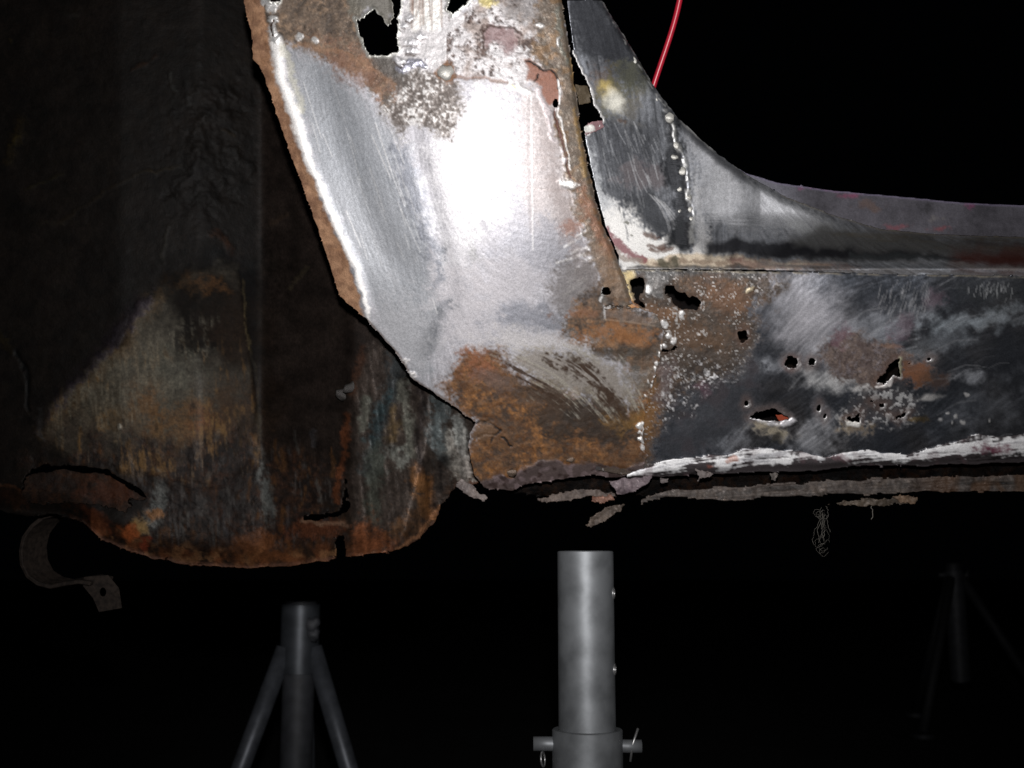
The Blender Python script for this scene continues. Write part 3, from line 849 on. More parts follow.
# ================================================================== 3 door aperture corner
jamb_outline = [(566, -6), (567, 0)] + [(a, b) for a, b in EDGE[1:-1]] + [(1036, 238), (1036, 278), (870, 274), (740, 269), (636, 269), (618, 272), (619, 255), (606, 225), (599, 200), (591.5, 167), (584.5, 130), (580, 96), (572.5, 39)]
jamb_holes = [[(566, 52), (571, 50), (577, 62), (584, 76), (590, 88), (592, 96), (594, 104), (600, 112), (602, 121), (598, 126), (592, 129), (588, 134), (570, 134)]]
j = Sheet((560, 1036, -6, 280), 1.0, jamb_depth, jamb_outline, jamb_holes, jag=.5, seed=4)
U, V = j.U, j.V
j.paint(j.full(), (.42, .44, .48), met=.86, rough=.46, grit=.3)
ang = interp([(570, 76), (640, 82), (690, 84), (760, 62), (850, 40), (1024, 3)], U) + 8 * j.n(40, 2, 2)
ang = np.where((U > 690) & (U < 760), 92 - .0 * U, ang)
st1 = j.streaks(ang, 12, 61); st2 = j.streaks(ang, 24, 62, 2.0)
j.h += .010 * st1 + .012 * st2 + .02 * j.n(1.7, 2, 91) + .9 * j.n(60, 2, 96) + .15 * j.n(18, 3, 97)
j.col *= (1 + .14 * st1 + .15 * st2 + .08 * j.n(1.8, 2, 94) + .25 * j.n(34, 3, 98))[..., None]
# top: darkened
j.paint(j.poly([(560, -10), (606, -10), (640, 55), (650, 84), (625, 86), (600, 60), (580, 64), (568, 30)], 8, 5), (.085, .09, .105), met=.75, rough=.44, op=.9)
j.paint(j.poly([(596, 120), (660, 120), (664, 200), (640, 215), (612, 190)], 12, 6), (.20, .21, .235), met=.85, rough=.44, op=.6)
j.paint(j.poly([(572, 48), (586, 58), (594, 88), (598, 108), (590, 92), (578, 70)], 4, 3), (.55, .58, .64), met=.8, rough=.5, op=.8)
j.paint(j.blob(603, 82, 14, 16, 0, .6, .5), S(112, 90, 76), met=.3, rough=.5, op=.7)
j.paint(j.blob(628, 78, 18, 14, 40, .7, .5), S(116, 116, 92), met=.4, rough=.5, op=.6)
j.paint(j.blob(612, 98, 18, 15, 45, .8, .4), S(128, 124, 96), met=.3, rough=.5, op=.7)
j.fe = False
j.paint(j.blob(604, 88, 8, 6, 50, .8, .5), S(206, 184, 118), met=.1, rough=.5, h=.4)
j.paint(j.blob(615, 102, 10, 6, 55, .9, .5), (.88, .86, .76), met=.1, rough=.5, h=.5)
j.fe = True
j.paint(j.blob(632, 112, 9, 16, 10, .8, .4), S(140, 136, 128), met=.4, op=.7)
for (x, y) in [(620, 122), (623, 123)]:
    j.paint(j.blob(x, y, 2, 2.4, 0, .4, .3), S(170, 150, 140), h=.5, op=.8)
# lilac grey primer patch
j.paint(j.blob(644, 176, 22, 15, 0, .5, .5, 12), S(124, 116, 118), met=.25, rough=.5, op=.85)
j.paint(j.poly([(618, 205), (650, 192), (676, 222), (690, 246), (668, 250), (640, 225)], 6, 4), (.19, .20, .22), met=.8, rough=.42, op=.85)
# ground fillet at the foot, its flash catch and edge highlights painted near white
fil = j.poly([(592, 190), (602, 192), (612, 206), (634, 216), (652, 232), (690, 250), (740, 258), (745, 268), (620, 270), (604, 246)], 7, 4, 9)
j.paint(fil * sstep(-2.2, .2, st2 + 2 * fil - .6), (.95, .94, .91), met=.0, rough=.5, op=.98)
j.paint(j.poly([(584, 140), (592, 150), (602, 188), (620, 208), (606, 214), (594, 196), (586, 165)], 6, 4), (.74, .77, .80), met=.45, rough=.55, op=.85)
j.paint(j.poly([(690, 175), (700, 185), (708, 222), (706, 252), (694, 250), (696, 220)], 6, 3), (.78, .77, .76), met=.5, rough=.6, op=.7)
j.paint(j.poly([(640, 257), (700, 256), (800, 261), (830, 265), (760, 267), (640, 266)], 2, 2), S(246, 226, 196), met=.05, rough=.5, op=.85)
j.paint(j.stroke([(655, 262), (700, 262), (740, 263)], 2, .8, .8, 6), S(130, 100, 80), met=.2, op=.6)
j.paint(j.poly([(730, 259), (800, 262), (860, 266), (730, 268)], 3, 2), S(150, 112, 104), met=.2, rough=.5, op=.7)
j.paint(j.poly([(600, 264), (1040, 272), (1040, 278), (600, 272)], 1.2, 1), S(70, 62, 56), met=.4, rough=.5, op=.7)
j.paint(j.stroke([(607, 231), (612, 240), (625, 250), (646, 259)], 3.4, .5, .4), S(150, 84, 92), met=.1, rough=.45, op=.85)
j.paint(j.stroke([(612, 248), (622, 256), (640, 260)], 3.0, .6, .5), S(170, 156, 146), op=.8)
for pts in ([(644, 232), (658, 235)], [(648, 243), (664, 247)], [(652, 248), (672, 251)]):
    j.paint(j.stroke(pts, 2.0, .8, .6, 4), S(104, 72, 58), op=.8)
for (x, y, r) in [(628, 222, 2), (630, 236, 1.6), (664, 262, 4), (676, 262, 3)]:
    j.paint(j.blob(x, y, r * 1.4, r, 30, .5, .4), S(90, 90, 74), h=-.2, op=.8)
# loop scratches
for k in range(9):
    x0 = 650 + k * 1.6 + rs.uniform(-1, 1)
    j.paint(j.stroke([(x0, 194 + k), (x0 + 10, 205 + k), (x0 + 18, 222), (x0 + 22, 240)], .6, .7, .1, warp=False), (.75, .76, .78), met=.6, h=.06, op=.6)
for k in range(110):
    x0 = rs.uniform(588, 668); y0 = rs.uniform(112, 196); l_ = rs.uniform(5, 24); cv = rs.uniform(-.06, .1)
    j.paint(j.stroke([(x0, y0), (x0 + l_ * (.12 + cv), y0 + l_ * .5), (x0 + l_ * (.26 + 2.6 * cv), y0 + l_)], rs.uniform(.3, .6), .7, .1, warp=False), (.85, .87, .9) if rs.random() < .7 else (.05, .05, .07), met=.6, rough=.52, h=.03, op=rs.uniform(.12, .45))
# beyond the weld: brushed plate, its sheen and the cove's shade put into the colour
j.paint(j.poly([(690, 120), (750, 178), (800, 205), (840, 222), (800, 236), (730, 232), (700, 215), (690, 160)], 10, 6), (.60, .61, .64), met=.80, rough=.52, op=.85)
for k in range(60):
    x0 = rs.uniform(745, 840); y0 = float(interp(EDGE, x0)) + rs.uniform(3, 22); l_ = rs.uniform(10, 30)
    j.paint(j.stroke([(x0, y0), (x0 + l_ * .7, y0 + l_ * .75)], rs.uniform(.5, .9), .7, .1, warp=False), (.75, .77, .8) if rs.random() < .6 else (.1, .1, .12), met=.6, h=.08, op=rs.uniform(.2, .5))
for k in range(40):
    x0 = rs.uniform(700, 740); y0 = rs.uniform(150, 225)
    j.paint(j.stroke([(x0, y0), (x0 + rs.uniform(10, 26), y0 + rs.uniform(-1, 2))], .6, .7, .1, warp=False), (.72, .73, .76), met=.6, h=.06, op=.4)
j.paint(j.blob(805, 228, 16, 6, 20, .7, .6), S(150, 154, 150), met=.4, rough=.55, op=.6)
j.fe = False
js = j.streaks(interp([(700, 0), (1024, 3)], U), 40, 65, 2.0)
j.paint(j.poly([(712, 140), (730, 158), (745, 172), (738, 214), (716, 222), (706, 190)], 9, 4), (.80, .81, .84), met=.75, rough=.58, op=.55)  # bright sheen painted in, darker turns of the plate painted after it
j.paint(j.poly([(746, 176), (758, 186), (764, 216), (752, 232), (742, 214)], 7, 4), (.20, .21, .23), met=.8, rough=.42, op=.6)
j.paint(j.poly([(682, 112), (700, 132), (720, 150), (748, 172), (744, 184), (716, 162), (696, 146)], 4, 2), (.14, .15, .17), met=.8, rough=.42, op=.7)
j.paint(j.poly([(740, 196), (762, 190), (800, 214), (850, 236), (842, 244), (790, 232), (755, 214)], 8, 4), (.74, .75, .78), met=.75, rough=.55, op=.5)
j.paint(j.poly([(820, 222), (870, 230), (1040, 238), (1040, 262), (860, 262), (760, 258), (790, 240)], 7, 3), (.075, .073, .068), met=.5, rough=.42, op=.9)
j.paint(j.poly([(704, 244), (730, 236), (790, 243), (870, 250), (960, 254), (1040, 255), (1040, 261), (860, 260), (760, 259), (708, 258)], 4, 2), (.008, .008, .010), met=.1, rough=.4, op=.96)  # shade in the cove painted near black
j.paint(j.poly([(830, 229), (1040, 238), (1040, 250), (940, 247), (850, 240)], 4, 2) * sstep(-1, 1.5, js), S(92, 86, 74), met=.35, rough=.5, op=.7)
j.paint(j.poly([(950, 247), (1040, 247), (1040, 272), (950, 269)], 6, 4), S(84, 44, 36), met=.3, rough=.4, op=.7)
j.paint(j.poly([(760, 261), (950, 263), (1040, 266), (1040, 270), (950, 269), (760, 266)], 1.8, 1) * sstep(-1.5, 1, js), S(148, 142, 140), met=.5, rough=.45, op=.8)  # highlight line along the cove, painted in
j.paint(j.poly([(850, 253), (960, 257), (960, 260), (850, 257)], 2, 1), S(70, 74, 76), met=.5, rough=.4, op=.6)
j.fe = True
# outer edge light rub
ed = V - jamb_edge_v(U)
j.paint(sstep(3.2, .8, ed + 1.2 * j.n(8, 3, 6)) * (U < 760) * j.speck(9, -.25, 13, .3), (.7, .7, .68), met=.6, rough=.45, op=.7)
j.paint(sstep(2.2, .6, np.abs(ed)) * (U > 780), S(140, 130, 110), met=.4, op=.7)
# torn hole rim
j.paint(sstep(3.0, .8, j.hole_d) * (U > 572), (.86, .85, .84), met=.3, rough=.45, h=.9, op=.9)
# heat blued weld gutter
j.paint(j.poly([(664, 118), (678, 122), (684, 165), (690, 200), (692, 240), (682, 252), (668, 246), (676, 200), (664, 170), (668, 140)], 4, 3), (.075, .08, .09), met=.8, rough=.42, h=-.5, op=.95)
for k in range(60):
    y0 = 122 + k * 2.05; x0 = float(interp([(118, 665), (170, 668), (200, 676), (245, 676)], y0))
    j.paint(j.stroke([(x0, y0), (x0 + rs.uniform(8, 15), y0 + 1)], .5, .7, .1, warp=False), (.36, .37, .40), h=.12, op=.45)
# lumpy bead between plate and gutter, scalloped on its right side
wl = interp([(108, 663), (118, 669), (142, 677), (166, 684), (197, 690), (221, 692), (245, 690)], V) + 3.0 * j.n(9, 3, 41)
wd = np.abs(U - wl) * ((V > 108) & (V < 248))
j.paint(((V > 112) & (V < 248)) * sstep(3.2, 1.2, np.abs(U - wl + 2.2)), (.05, .05, .055), met=.5, h=-.5, op=.8)
j.paint(((V > 108) & (V < 248)) * sstep(3.4, 1.0, np.abs(U - wl - .8)) * sstep(-.5, .4, j.n(6, 3, 42)), (.62, .62, .60), met=.55, rough=.45, h=.8, op=.6)
ev = V - interp(EDGE, U)
j.paint((U > 612) * (U < 668) * sstep(2.4, .6, np.abs(ev - 5 + 1.5 * j.n(7, 3, 43))) * sstep(-.1, .4, j.n(7, 3, 44)), (.72, .72, .70), met=.5, rough=.45, h=.5, op=.85)
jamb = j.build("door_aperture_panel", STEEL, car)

# weld beads laid along the joint and the outer edge: each droplet is a part
def bead_mesh(seed):
    r = np.random.RandomState(seed)
    bm = bmesh.new(); bmesh.ops.create_icosphere(bm, subdivisions=2, radius=1)
    for vx in bm.verts:
        k = 1 + .55 * (vnoise(np.array(vx.co.x * 1.7 + 9), np.array(vx.co.z * 1.7 + vx.co.y + 5), seed) - .5) * 2
        vx.co = Vector((vx.co.x * k, vx.co.y * .42 * k, vx.co.z * k))
    me = bpy.data.meshes.new("weld_bead"); bm.to_mesh(me); bm.free()
    for f in me.polygons: f.use_smooth = True
    return me


WELDMAT = plain_material("weld_metal", (.72, .71, .66), .45, .42, 500, .3, .3, (.40, .39, .36))
bead_meshes = []
for k in range(4):
    me = bead_mesh(90 + k); me.materials.append(WELDMAT); bead_meshes.append(me)


def droplet(name, u, v, r_px, depth, parent=car, sx=1.0, sz=1.0, rot=0.0, lift=.0):
    d = (float(depth(np.array(float(u)), np.array(float(v)))) - lift) / 1000.
    o = bpy.data.objects.new(name, random.choice(bead_meshes))
    r = r_px / FPX * d
    o.location = P(u, v, d) - BODY_LOC
    o.scale = (r * sx, r, r * sz); o.rotation_euler = (PITCH, rot, 0)
    o.parent = parent
    col.objects.link(o)
    return o


for (u, v, r, sx, sz, ro) in [(669, 118, 4.6, 1.1, 1, 0), (676, 146, 3.0, 1, 1.3, 0), (674, 157, 3.0, 1.2, .8, .3), (682, 171, 3.4, 1, 1.1, .3),
                              (679, 189, 2.4, 1, 1, 0), (687, 197, 3.4, 1.3, .8, .5), (690, 209, 2.6, .9, 1.2, 0), (679, 211, 1.8, 1, 1, 0), (691, 219, 2.2, 1, 1.2, 0),
                              (634, 60, 2.4, .8, 1.5, -.5), (656, 99, 1.8, .7, 1.8, -.5)]:
    droplet("weld_bead", u, v, r, jamb_depth, car, sx, sz, ro, lift=-.6)

# nubs on the pillar
NUB = plain_material("rusted_nub_steel", (.20, .16, .13), .4, .4, 500, .4, .4, (.10, .06, .035))
for (u, v, r, sx, sz) in [(446, 72, 7.5, 1, 1), (511, 472, 5.5, 1.1, .9), (569, 459, 4.5, 1.2, .9), (572, 183, 3.5, 1.8, .8)]:
    o = droplet("spot_weld", u, v, r, pillar_depth, car, sx, sz, lift=-.8)
    if v > 400:
        o.data = o.data.copy(); o.data.materials.clear(); o.data.materials.append(NUB)

# bits of curled metal behind the torn corner hole
d = Sheet((572, 602, 82, 134), 1.0, lambda u, v: jamb_depth(u, v) + 9, [(575, 84), (588, 86), (591, 103), (580, 104)], (), .8, 5, 8)
d.paint(d.full(), S(92, 80, 62), met=.2, rough=.6, grit=1)
d.h += .8 * d.n(8, 3, 2)
d.build("torn_flap", STEEL, car)
d = Sheet((578, 608, 112, 140), 1.0, lambda u, v: jamb_depth(u, v) - 1, [(584, 127), (592, 121), (602, 121), (604, 127), (594, 132), (586, 135)], (), .8, 5, 9)
d.paint(d.full(), S(160, 124, 128), met=.2, rough=.6, grit=1)
d.paint(d.blob(587, 130, 5, 4), (.8, .8, .76), met=.3, h=.5)
d.h += .6 * d.n(6, 3, 2)
d.build("torn_flap", STEEL, car)

# ================================================================== 4 inner upright flange behind the aperture edge
def inner_depth(u, v):
    return jamb_depth(u, np.full_like(v, 240.0)) + 20 + interp([(740, 34), (860, 20), (1024, 10)], u) - .25 * (v - 190)


f = Sheet((740, 1036, 168, 246), 1.5, inner_depth, [(735, 166), (746, 173), (778, 183), (837, 191), (904, 197), (967, 203), (1036, 206), (1036, 246), (880, 244), (800, 222), (740, 190)], (), .3, 8, 5)
U, V = f.U, f.V
f.paint(f.full(), S(92, 90, 97), met=.2, rough=.45, grit=.6)
f.paint(sstep(830, 760, U), S(138, 138, 148), met=.4, op=.7)
f.col *= (1 + .35 * f.n(34, 4, 3) + .12 * f.n(5, 3, 4) + .10 * f.n(1.8, 2, 5))[..., None]
for (x, y, a, b, c_) in [(852, 196, 9, 3.5, S(146, 78, 108)), (822, 190, 26, 2, S(140, 90, 120)), (973, 207, 9, 4, S(132, 78, 110)), (899, 227, 12, 2.2, S(140, 86, 94)), (940, 230, 12, 3.2, S(146, 84, 90)),
                          (925, 210, 6, 6, S(54, 54, 56)), (936, 218, 7, 4, S(128, 124, 124)), (868, 206, 14, 5, S(110, 92, 86))]:
    f.paint(f.blob(x, y, a * .8, b * .8, 0, .9, .9, 7), c_, op=.7)
f.paint(sstep(2.5, .5, -f.sdf0) * (V < 215), S(150, 140, 170), op=.5)
f.build("inner_flange", STEEL, car)

# ================================================================== 5 behind the sill: inner box, rust cored
ib = Sheet((600, 1036, 262, 478), 6.0, lambda u, v: body(u, v) + 70 + 0 * u, [(602, 264), (1036, 270), (1036, 470), (602, 472)], (), 0, 8, 6)
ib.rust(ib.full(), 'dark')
ib.col *= .08  # darkness inside the holes put into the panel colour
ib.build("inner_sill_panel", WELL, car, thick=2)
fl2 = Sheet((745, 800, 405, 430), 1.5, lambda u, v: body(u, v) + 9, [(776, 415), (790, 414), (794, 424), (780, 424)], (), .8, 5, 12)
fl2.paint(fl2.full(), S(150, 62, 34), rough=.7)
fl2.build("rust_flake", STEEL, car)

# lower joint flange under the sill
def low_depth(u, v):
    return body(u, np.full_like(v, 470.0)) + 14 - .12 * (v - 485)


FT = [(642, 500), (668, 490), (700, 489), (740, 487), (780, 485), (835, 481), (898, 479), (960, 477), (1036, 475)]
FB = [(642, 502), (668, 496), (690, 498), (716, 499), (740, 498), (780, 497), (835, 494), (870, 493), (898, 491), (1036, 491)]
q = Sheet((636, 1036, 470, 504), 1.0, low_depth, FT + FB[::-1], (), 1.3, 16, 7)
q.rust(q.full(), 'grey')
q.paint(q.full(), S(80, 72, 66), op=.5)
qs = q.streaks(-3, 18, 15, 1.4)
q.col *= (1 + .22 * qs + .2 * q.n(10, 4, 16))[..., None]
q.col *= .68
q.paint(sstep(2.2, .6, q.V - interp(FT, q.U) + .8 * q.n(8, 3, 17)), S(104, 94, 88), op=.5)  # highlight on the top edge painted lighter
q.paint(sstep(900, 960, q.U) * q.speck(14, -.2, 3, .5), S(96, 70, 50), op=.7)
q.h += 1.2 * q.n(11, 4, 9) + .4 * qs
q.build("joint_flange", STEEL, car, thick=1.5)


pan = Sheet((460, 1036, 462, 502), 2.0, lambda u, v: body(u, np.full_like(v, 470.0)) + 34 + .3 * (v - 470), [(470, 466), (1036, 464), (1036, 489), (900, 490), (800, 494), (650, 496), (560, 497), (500, 492), (478, 484)], (), 1.5, 9, 17)
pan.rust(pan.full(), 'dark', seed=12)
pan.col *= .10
pan.h += 1.5 * pan.n(20, 4, 3)
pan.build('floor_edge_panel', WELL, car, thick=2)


def flake(pts, off, c_, tilt=0.0, seed=20, curl=.0):
    us = [a for a, b in pts]; vs = [b for a, b in pts]
    cx, cy = sum(us) / len(us), sum(vs) / len(vs)
    sh = Sheet((min(us) - 4, max(us) + 4, min(vs) - 4, max(vs) + 4), 1.0,
               lambda u, v: body(np.full_like(u, cx), np.full_like(v, 470.0)) + off + tilt * (u - cx) + curl * (v - cy) ** 2, pts, (), 1.3, 5, seed)
    sh.rust(sh.full(), 'grey', seed=seed)
    sh.paint(sh.full(), c_, op=.65)
    sh.col *= .8 * (1 + .35 * sh.n(7, 3, 8))[..., None]
    sh.h += 1.0 * sh.n(8, 3, 4) + .5 * sh.n(3, 2, 4)
    return sh.build("rust_flake", STEEL, car, thick=1.0)


flake([(586, 526), (592, 517), (606, 508), (620, 503), (627, 504), (620, 510), (604, 521), (592, 527)], 12, S(92, 78, 66), .2, 21)
flake([(608, 481), (625, 478), (651, 476), (650, 482), (640, 488), (628, 493), (618, 494), (614, 488)], 1, S(140, 124, 132), .1, 22, .03)
flake([(530, 499), (548, 498), (552, 495), (575, 490), (600, 491), (616, 494), (616, 497), (594, 496), (570, 500), (545, 502)], 16, S(94, 80, 72), .05, 23)
flake([(592, 496), (610, 495), (614, 500), (600, 502), (593, 501)], 14, S(130, 78, 52), .0, 24)
flake([(829, 504), (846, 501), (870, 499), (890, 499), (898, 496), (914, 496), (918, 499), (914, 503), (898, 503), (884, 506), (860, 506)], 18, S(86, 74, 58), .03, 25)
flake([(893, 497), (908, 496), (918, 498), (914, 503), (900, 503)], 16, S(128, 100, 72), .0, 26)
flake([(696, 470), (706, 472), (712, 474), (705, 477), (697, 481), (699, 476)], -3, S(140, 130, 128), .0, 27)
flake([(770, 474), (776, 474), (776, 480), (772, 480)], 2, S(90, 84, 80), .0, 28)
flake([(660, 479), (668, 479), (667, 482), (661, 482)], 4, S(120, 112, 112), .0, 29)
flake([(454, 486), (462, 492), (472, 497), (484, 502), (488, 498), (478, 492), (470, 484), (462, 478)], 10, S(120, 110, 108), .0, 30)

# ================================================================== 6 wheel arch interior
well_outline = [(-12, -6), (300, -6), (420, 250), (520, 380), (520, 470)] + [(480, 480), (471, 486), (458, 482), (438, 510), (435, 522), (419, 540), (399, 550), (373, 553), (344, 557), (328, 560), (295, 565),
                (244, 568), (186, 564), (152, 558), (123, 548), (103, 540), (83, 522), (57, 514), (26, 517), (0, 510), (-12, 512)]
well_holes = [
    [(21, 489), (24, 478), (30, 470), (46, 463), (58, 466), (73, 465), (106, 469), (122, 479), (142, 489), (148, 498), (138, 500), (126, 500), (133, 506), (124, 512), (100, 505), (70, 502), (40, 505), (26, 500)],
    [(344, 480), (346, 478), (348, 500), (350, 506), (346, 512), (337, 516), (318, 520), (303, 520), (303, 515), (320, 514), (338, 511), (342, 498)],
    [(334, 537), (344, 534), (346, 558), (335, 560)],
]
w = Sheet((-12, 520, -6, 572), 1.5, well_depth, well_outline, well_holes, jag=1.3, jagscale=8, seed=6)
U, V = w.U, w.V
# underseal: old brown black coating
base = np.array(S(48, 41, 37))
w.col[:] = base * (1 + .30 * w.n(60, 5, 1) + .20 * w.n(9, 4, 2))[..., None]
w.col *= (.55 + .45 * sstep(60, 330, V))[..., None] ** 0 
w.met[:] = .0; w.rough[:] = .62; w.grit[:] = 1.0
w.h += .9 * w.n(26, 4, 3) + .5 * w.n(6, 4, 4)
w.paint(w.poly([(256, -10), (310, -10), (350, 300), (400, 360), (350, 470), (262, 470), (252, 200)], 8, 5), S(50, 42, 40), rough=.6, op=.8)
for (x0, y0, x1, y1, wd, c_) in [(8, 160, 22, 120, 5, (74, 62, 34)), (12, 145, 16, 138, 2, (110, 96, 50)), (60, 222, 130, 176, 1.4, (70, 60, 44)), (130, 176, 180, 164, 1.2, (72, 62, 40)), (25, 190, 62, 176, 1.4, (70, 64, 40)),
                                 (40, 222, 62, 224, 2, (74, 66, 56)), (60, 12, 78, 16, 2, (60, 58, 54)), (132, 70, 156, 58, 1.5, (84, 56, 34)), (0, 334, 10, 346, 5, (84, 72, 36)), (168, 228, 164, 262, 1.5, (100, 98, 92)),
                                 (214, 232, 230, 252, 3, (122, 72, 34)), (210, 234, 218, 240, 3, (116, 74, 40)), (222, 130, 236, 136, 1.5, (82, 66, 40)), (170, 76, 176, 92, 1.5, (96, 100, 100)), (186, 82, 190, 104, 2, (64, 66, 66)),
                                 (290, 290, 306, 268, 2, (80, 72, 58)), (270, 222, 286, 214, 2, (66, 54, 46)), (10, 40, 10, 44, 1.5, (110, 100, 60))]:
    w.paint(w.stroke([(x0, y0), (x1, y1)], wd, .8, .7, 6), S(*c_), h=.5, op=.7)
# blistered area by the fold
w.h += w.blob(214, 150, 36, 60, 10, .7, .6) * (1.6 * w.n(14, 4, 12))
w.paint(w.blob(220, 300, 50, 60, 0, .7, .5), S(26, 21, 18), op=.8)
# welded plate: smoke blued rim, olive grey steel, brown bloom
w.fe = False
plate = w.poly([(163, 286), (196, 270), (241, 276), (246, 320), (252, 352), (259, 392), (264, 440), (268, 470), (200, 480), (130, 478), (60, 460), (40, 430), (70, 394), (100, 364), (124, 332), (146, 308)], 6, 9, 20)
w.fe = True
plate = plate * sstep(259, 256, U - interp([(276, -18), (352, -8), (440, 2), (480, 6)], V))
w.paint(plate, S(102, 99, 90), met=.25, rough=.5, h=1.2, grit=.4)
w.h -= plate * (.8 * w.n(26, 4, 3) + .46 * w.n(6, 4, 4))
w.col *= (1 + .16 * plate * w.n(30, 4, 8) + .10 * plate * w.n(6, 3, 9))[..., None]
w.fe = False
w.paint(w.poly([(158, 270), (262, 268), (262, 360), (222, 366), (186, 352), (164, 330)], 15, 8), S(20, 15, 12), met=.0, rough=.8, op=.97)
w.paint(w.blob(238, 350, 30, 54, 0, .9, .5, 26), S(48, 36, 27), met=.0, op=.85)
w.paint(w.blob(228, 430, 40, 50, 0, .9, .6, 26), S(52, 40, 32), met=.1, op=.7)
w.paint(w.blob(75, 430, 36, 36, 0, .9, .6, 26), S(58, 52, 48), met=.1, op=.7)
w.fe = True
w.paint(w.blob(198, 346, 18, 8, 0, .7, .5), S(24, 20, 18), op=.8)
w.paint(w.blob(190, 282, 24, 9, 10, .9, .9), S(100, 74, 44), h=.6, op=.35)
w.paint(w.blob(206, 284, 14, 6, 20, .9, .9), S(118, 80, 42), h=.6, op=.4)
w.paint(w.stroke([(160, 296), (130, 330), (104, 366), (78, 392), (66, 410), (42, 432)], 8, 1, .9, 14), S(112, 92, 66), met=.1, op=.6)
w.paint(w.stroke([(152, 296), (126, 326), (98, 362), (72, 388), (60, 404), (38, 426)], 4.5, .9, .9), S(90, 86, 104), met=.4, rough=.4, h=.6, op=.75)
w.paint(w.stroke([(140, 302), (112, 336), (84, 368), (60, 396)], 6, .9, .7), S(54, 44, 58), met=.3, op=.5)
for (x, y, a, b, c_) in [(147, 400, 16, 26, (140, 100, 54)), (120, 425, 28, 18, (116, 94, 66)), (185, 425, 30, 20, (132, 96, 52)), (205, 425, 14, 12, (138, 84, 40)), (120, 440, 20, 14, (108, 104, 98)), (70, 430, 26, 18, (92, 84, 76)),
                         (160, 452, 34, 14, (112, 84, 50)), (230, 420, 22, 30, (84, 62, 40)), (165, 370, 34, 18, (100, 102, 94)), (100, 400, 22, 22, (104, 98, 86)), (205, 452, 20, 18, (78, 60, 42))]:
    w.paint(w.blob(x, y, a, b, 0, .8, .7, 12), S(*c_), met=.2, op=.7)
w.paint(w.stroke([(241, 278), (244, 315), (251, 350)], 1.3, .8, .6), S(140, 126, 92), met=.2, h=.5, op=.7)
w.paint(w.stroke([(251, 350), (257, 392), (262, 440)], 1.0, .8, .6), S(110, 104, 88), met=.2, h=.5, op=.45)
w.paint(w.blob(122, 427, 2.2, 2.4, 0, .4, .2), S(190, 188, 180), h=.8)
w.paint(w.stroke([(38, 408), (40, 430), (44, 440)], 2, .8, .4), S(104, 104, 108), op=.7)
# lower sooty band with specks
w.fe = False
lb = w.poly([(30, 462), (100, 446), (150, 440), (270, 446), (340, 470), (345, 555), (240, 570), (120, 550), (140, 500), (80, 470), (30, 470)], 14, 16)
w.fe = True
w.rust(lb, 'dark', seed=44)
w.h += lb * (.6 * w.n(14, 4, 5))
w.paint(lb, S(52, 48, 50), met=.2, rough=.45, op=.55)
vs_ = w.streaks(86, 9, 73, 2.0)
w.paint(plate * sstep(330, 390, V) * sstep(.4, 2.0, .8 * vs_ + 1.7 * w.n(26, 4, 31) + .3), S(158, 122, 70), met=.1, op=.7)
w.paint(plate * sstep(340, 400, V) * sstep(.5, 2.0, .7 * vs_ + 1.8 * w.n(22, 4, 32)), S(40, 32, 26), met=.1, op=.8)
w.paint(plate * w.blob(120, 385, 60, 26, -30, .9, .6, 20) * sstep(-1, 1.6, vs_), S(150, 148, 136), met=.3, rough=.42, op=.6)  # smoky sheen across the plate painted lighter
w.paint(lb * sstep(.5, 2.0, vs_ + 1.2 * w.n(20, 3, 3)), S(104, 102, 104), met=.4, rough=.4, op=.5)
w.paint(lb * sstep(.3, 1.6, w.n(16, 4, 4) - .3 * vs_), S(128, 88, 48), op=.6)
w.paint(lb * sstep(.2, 1.4, w.n(22, 4, 14)), S(22, 18, 18), op=.8)
for k in range(30):
    x0 = rs.uniform(130, 335); y0 = rs.uniform(430, 520)
    w.paint(w.stroke([(x0, y0), (x0 + rs.uniform(-3, 5), y0 + rs.uniform(8, 30))], rs.uniform(.8, 2.2), .9, .5), S(*rs.choice([(112, 112, 112), (132, 92, 50), (26, 22, 22), (84, 84, 92)])), met=.3, op=rs.uniform(.3, .6))
for (x, y, a, b) in [(271, 505, 4, 16), (266, 498, 3, 20), (160, 500, 6, 18), (150, 520, 8, 12), (260, 470, 3, 12)]:
    w.paint(w.blob(x, y, a, b, 0, .7, .5), S(122, 130, 134), met=.5, rough=.4, op=.7)
# rust edge of the arch
bot = interp(WELL_BOTTOM, U)
edge = sstep(26, 6, (bot - V) + 7 * w.n(14, 4, 6))
w.rust(edge * (U > 60), 'dark', seed=46)
w.paint(edge * w.speck(12, -.1, 7, .4) * (U > 90), S(132, 80, 46), op=.7)
w.paint(edge * w.speck(7, .3, 8, .2) * (U > 90), S(160, 118, 80), op=.6)
w.paint(sstep(5, 1, (bot - V)) * (U > 70), S(120, 86, 72), h=1.2, op=.6)
w.paint(w.blob(141, 528, 9, 7, 20, .5, .5), S(205, 170, 110), rough=.5, h=1, op=.9)
w.paint(w.blob(132, 532, 9, 6, 30, .5, .6), S(196, 104, 44), h=.8, op=.9)
w.paint(w.blob(146, 540, 6, 6, 0, .5, .6), S(150, 66, 36), h=.6, op=.9)
w.paint(w.blob(154, 516, 8, 4, 0, .5, .6), S(186, 130, 74), h=.6, op=.8)
w.paint(w.blob(96, 520, 14, 8, 40, .5, .6), S(150, 84, 50), op=.7)
w.paint(w.blob(10, 496, 18, 8, 30, .6, .6), S(96, 66, 46), h=1, op=.8)
w.paint(w.stroke([(0, 484), (14, 486), (20, 492)], 2, .8, .5), S(150, 100, 66), op=.7)
w.paint(w.blob(258, 548, 26, 12, 0, .6, .6), S(126, 78, 42), op=.7)
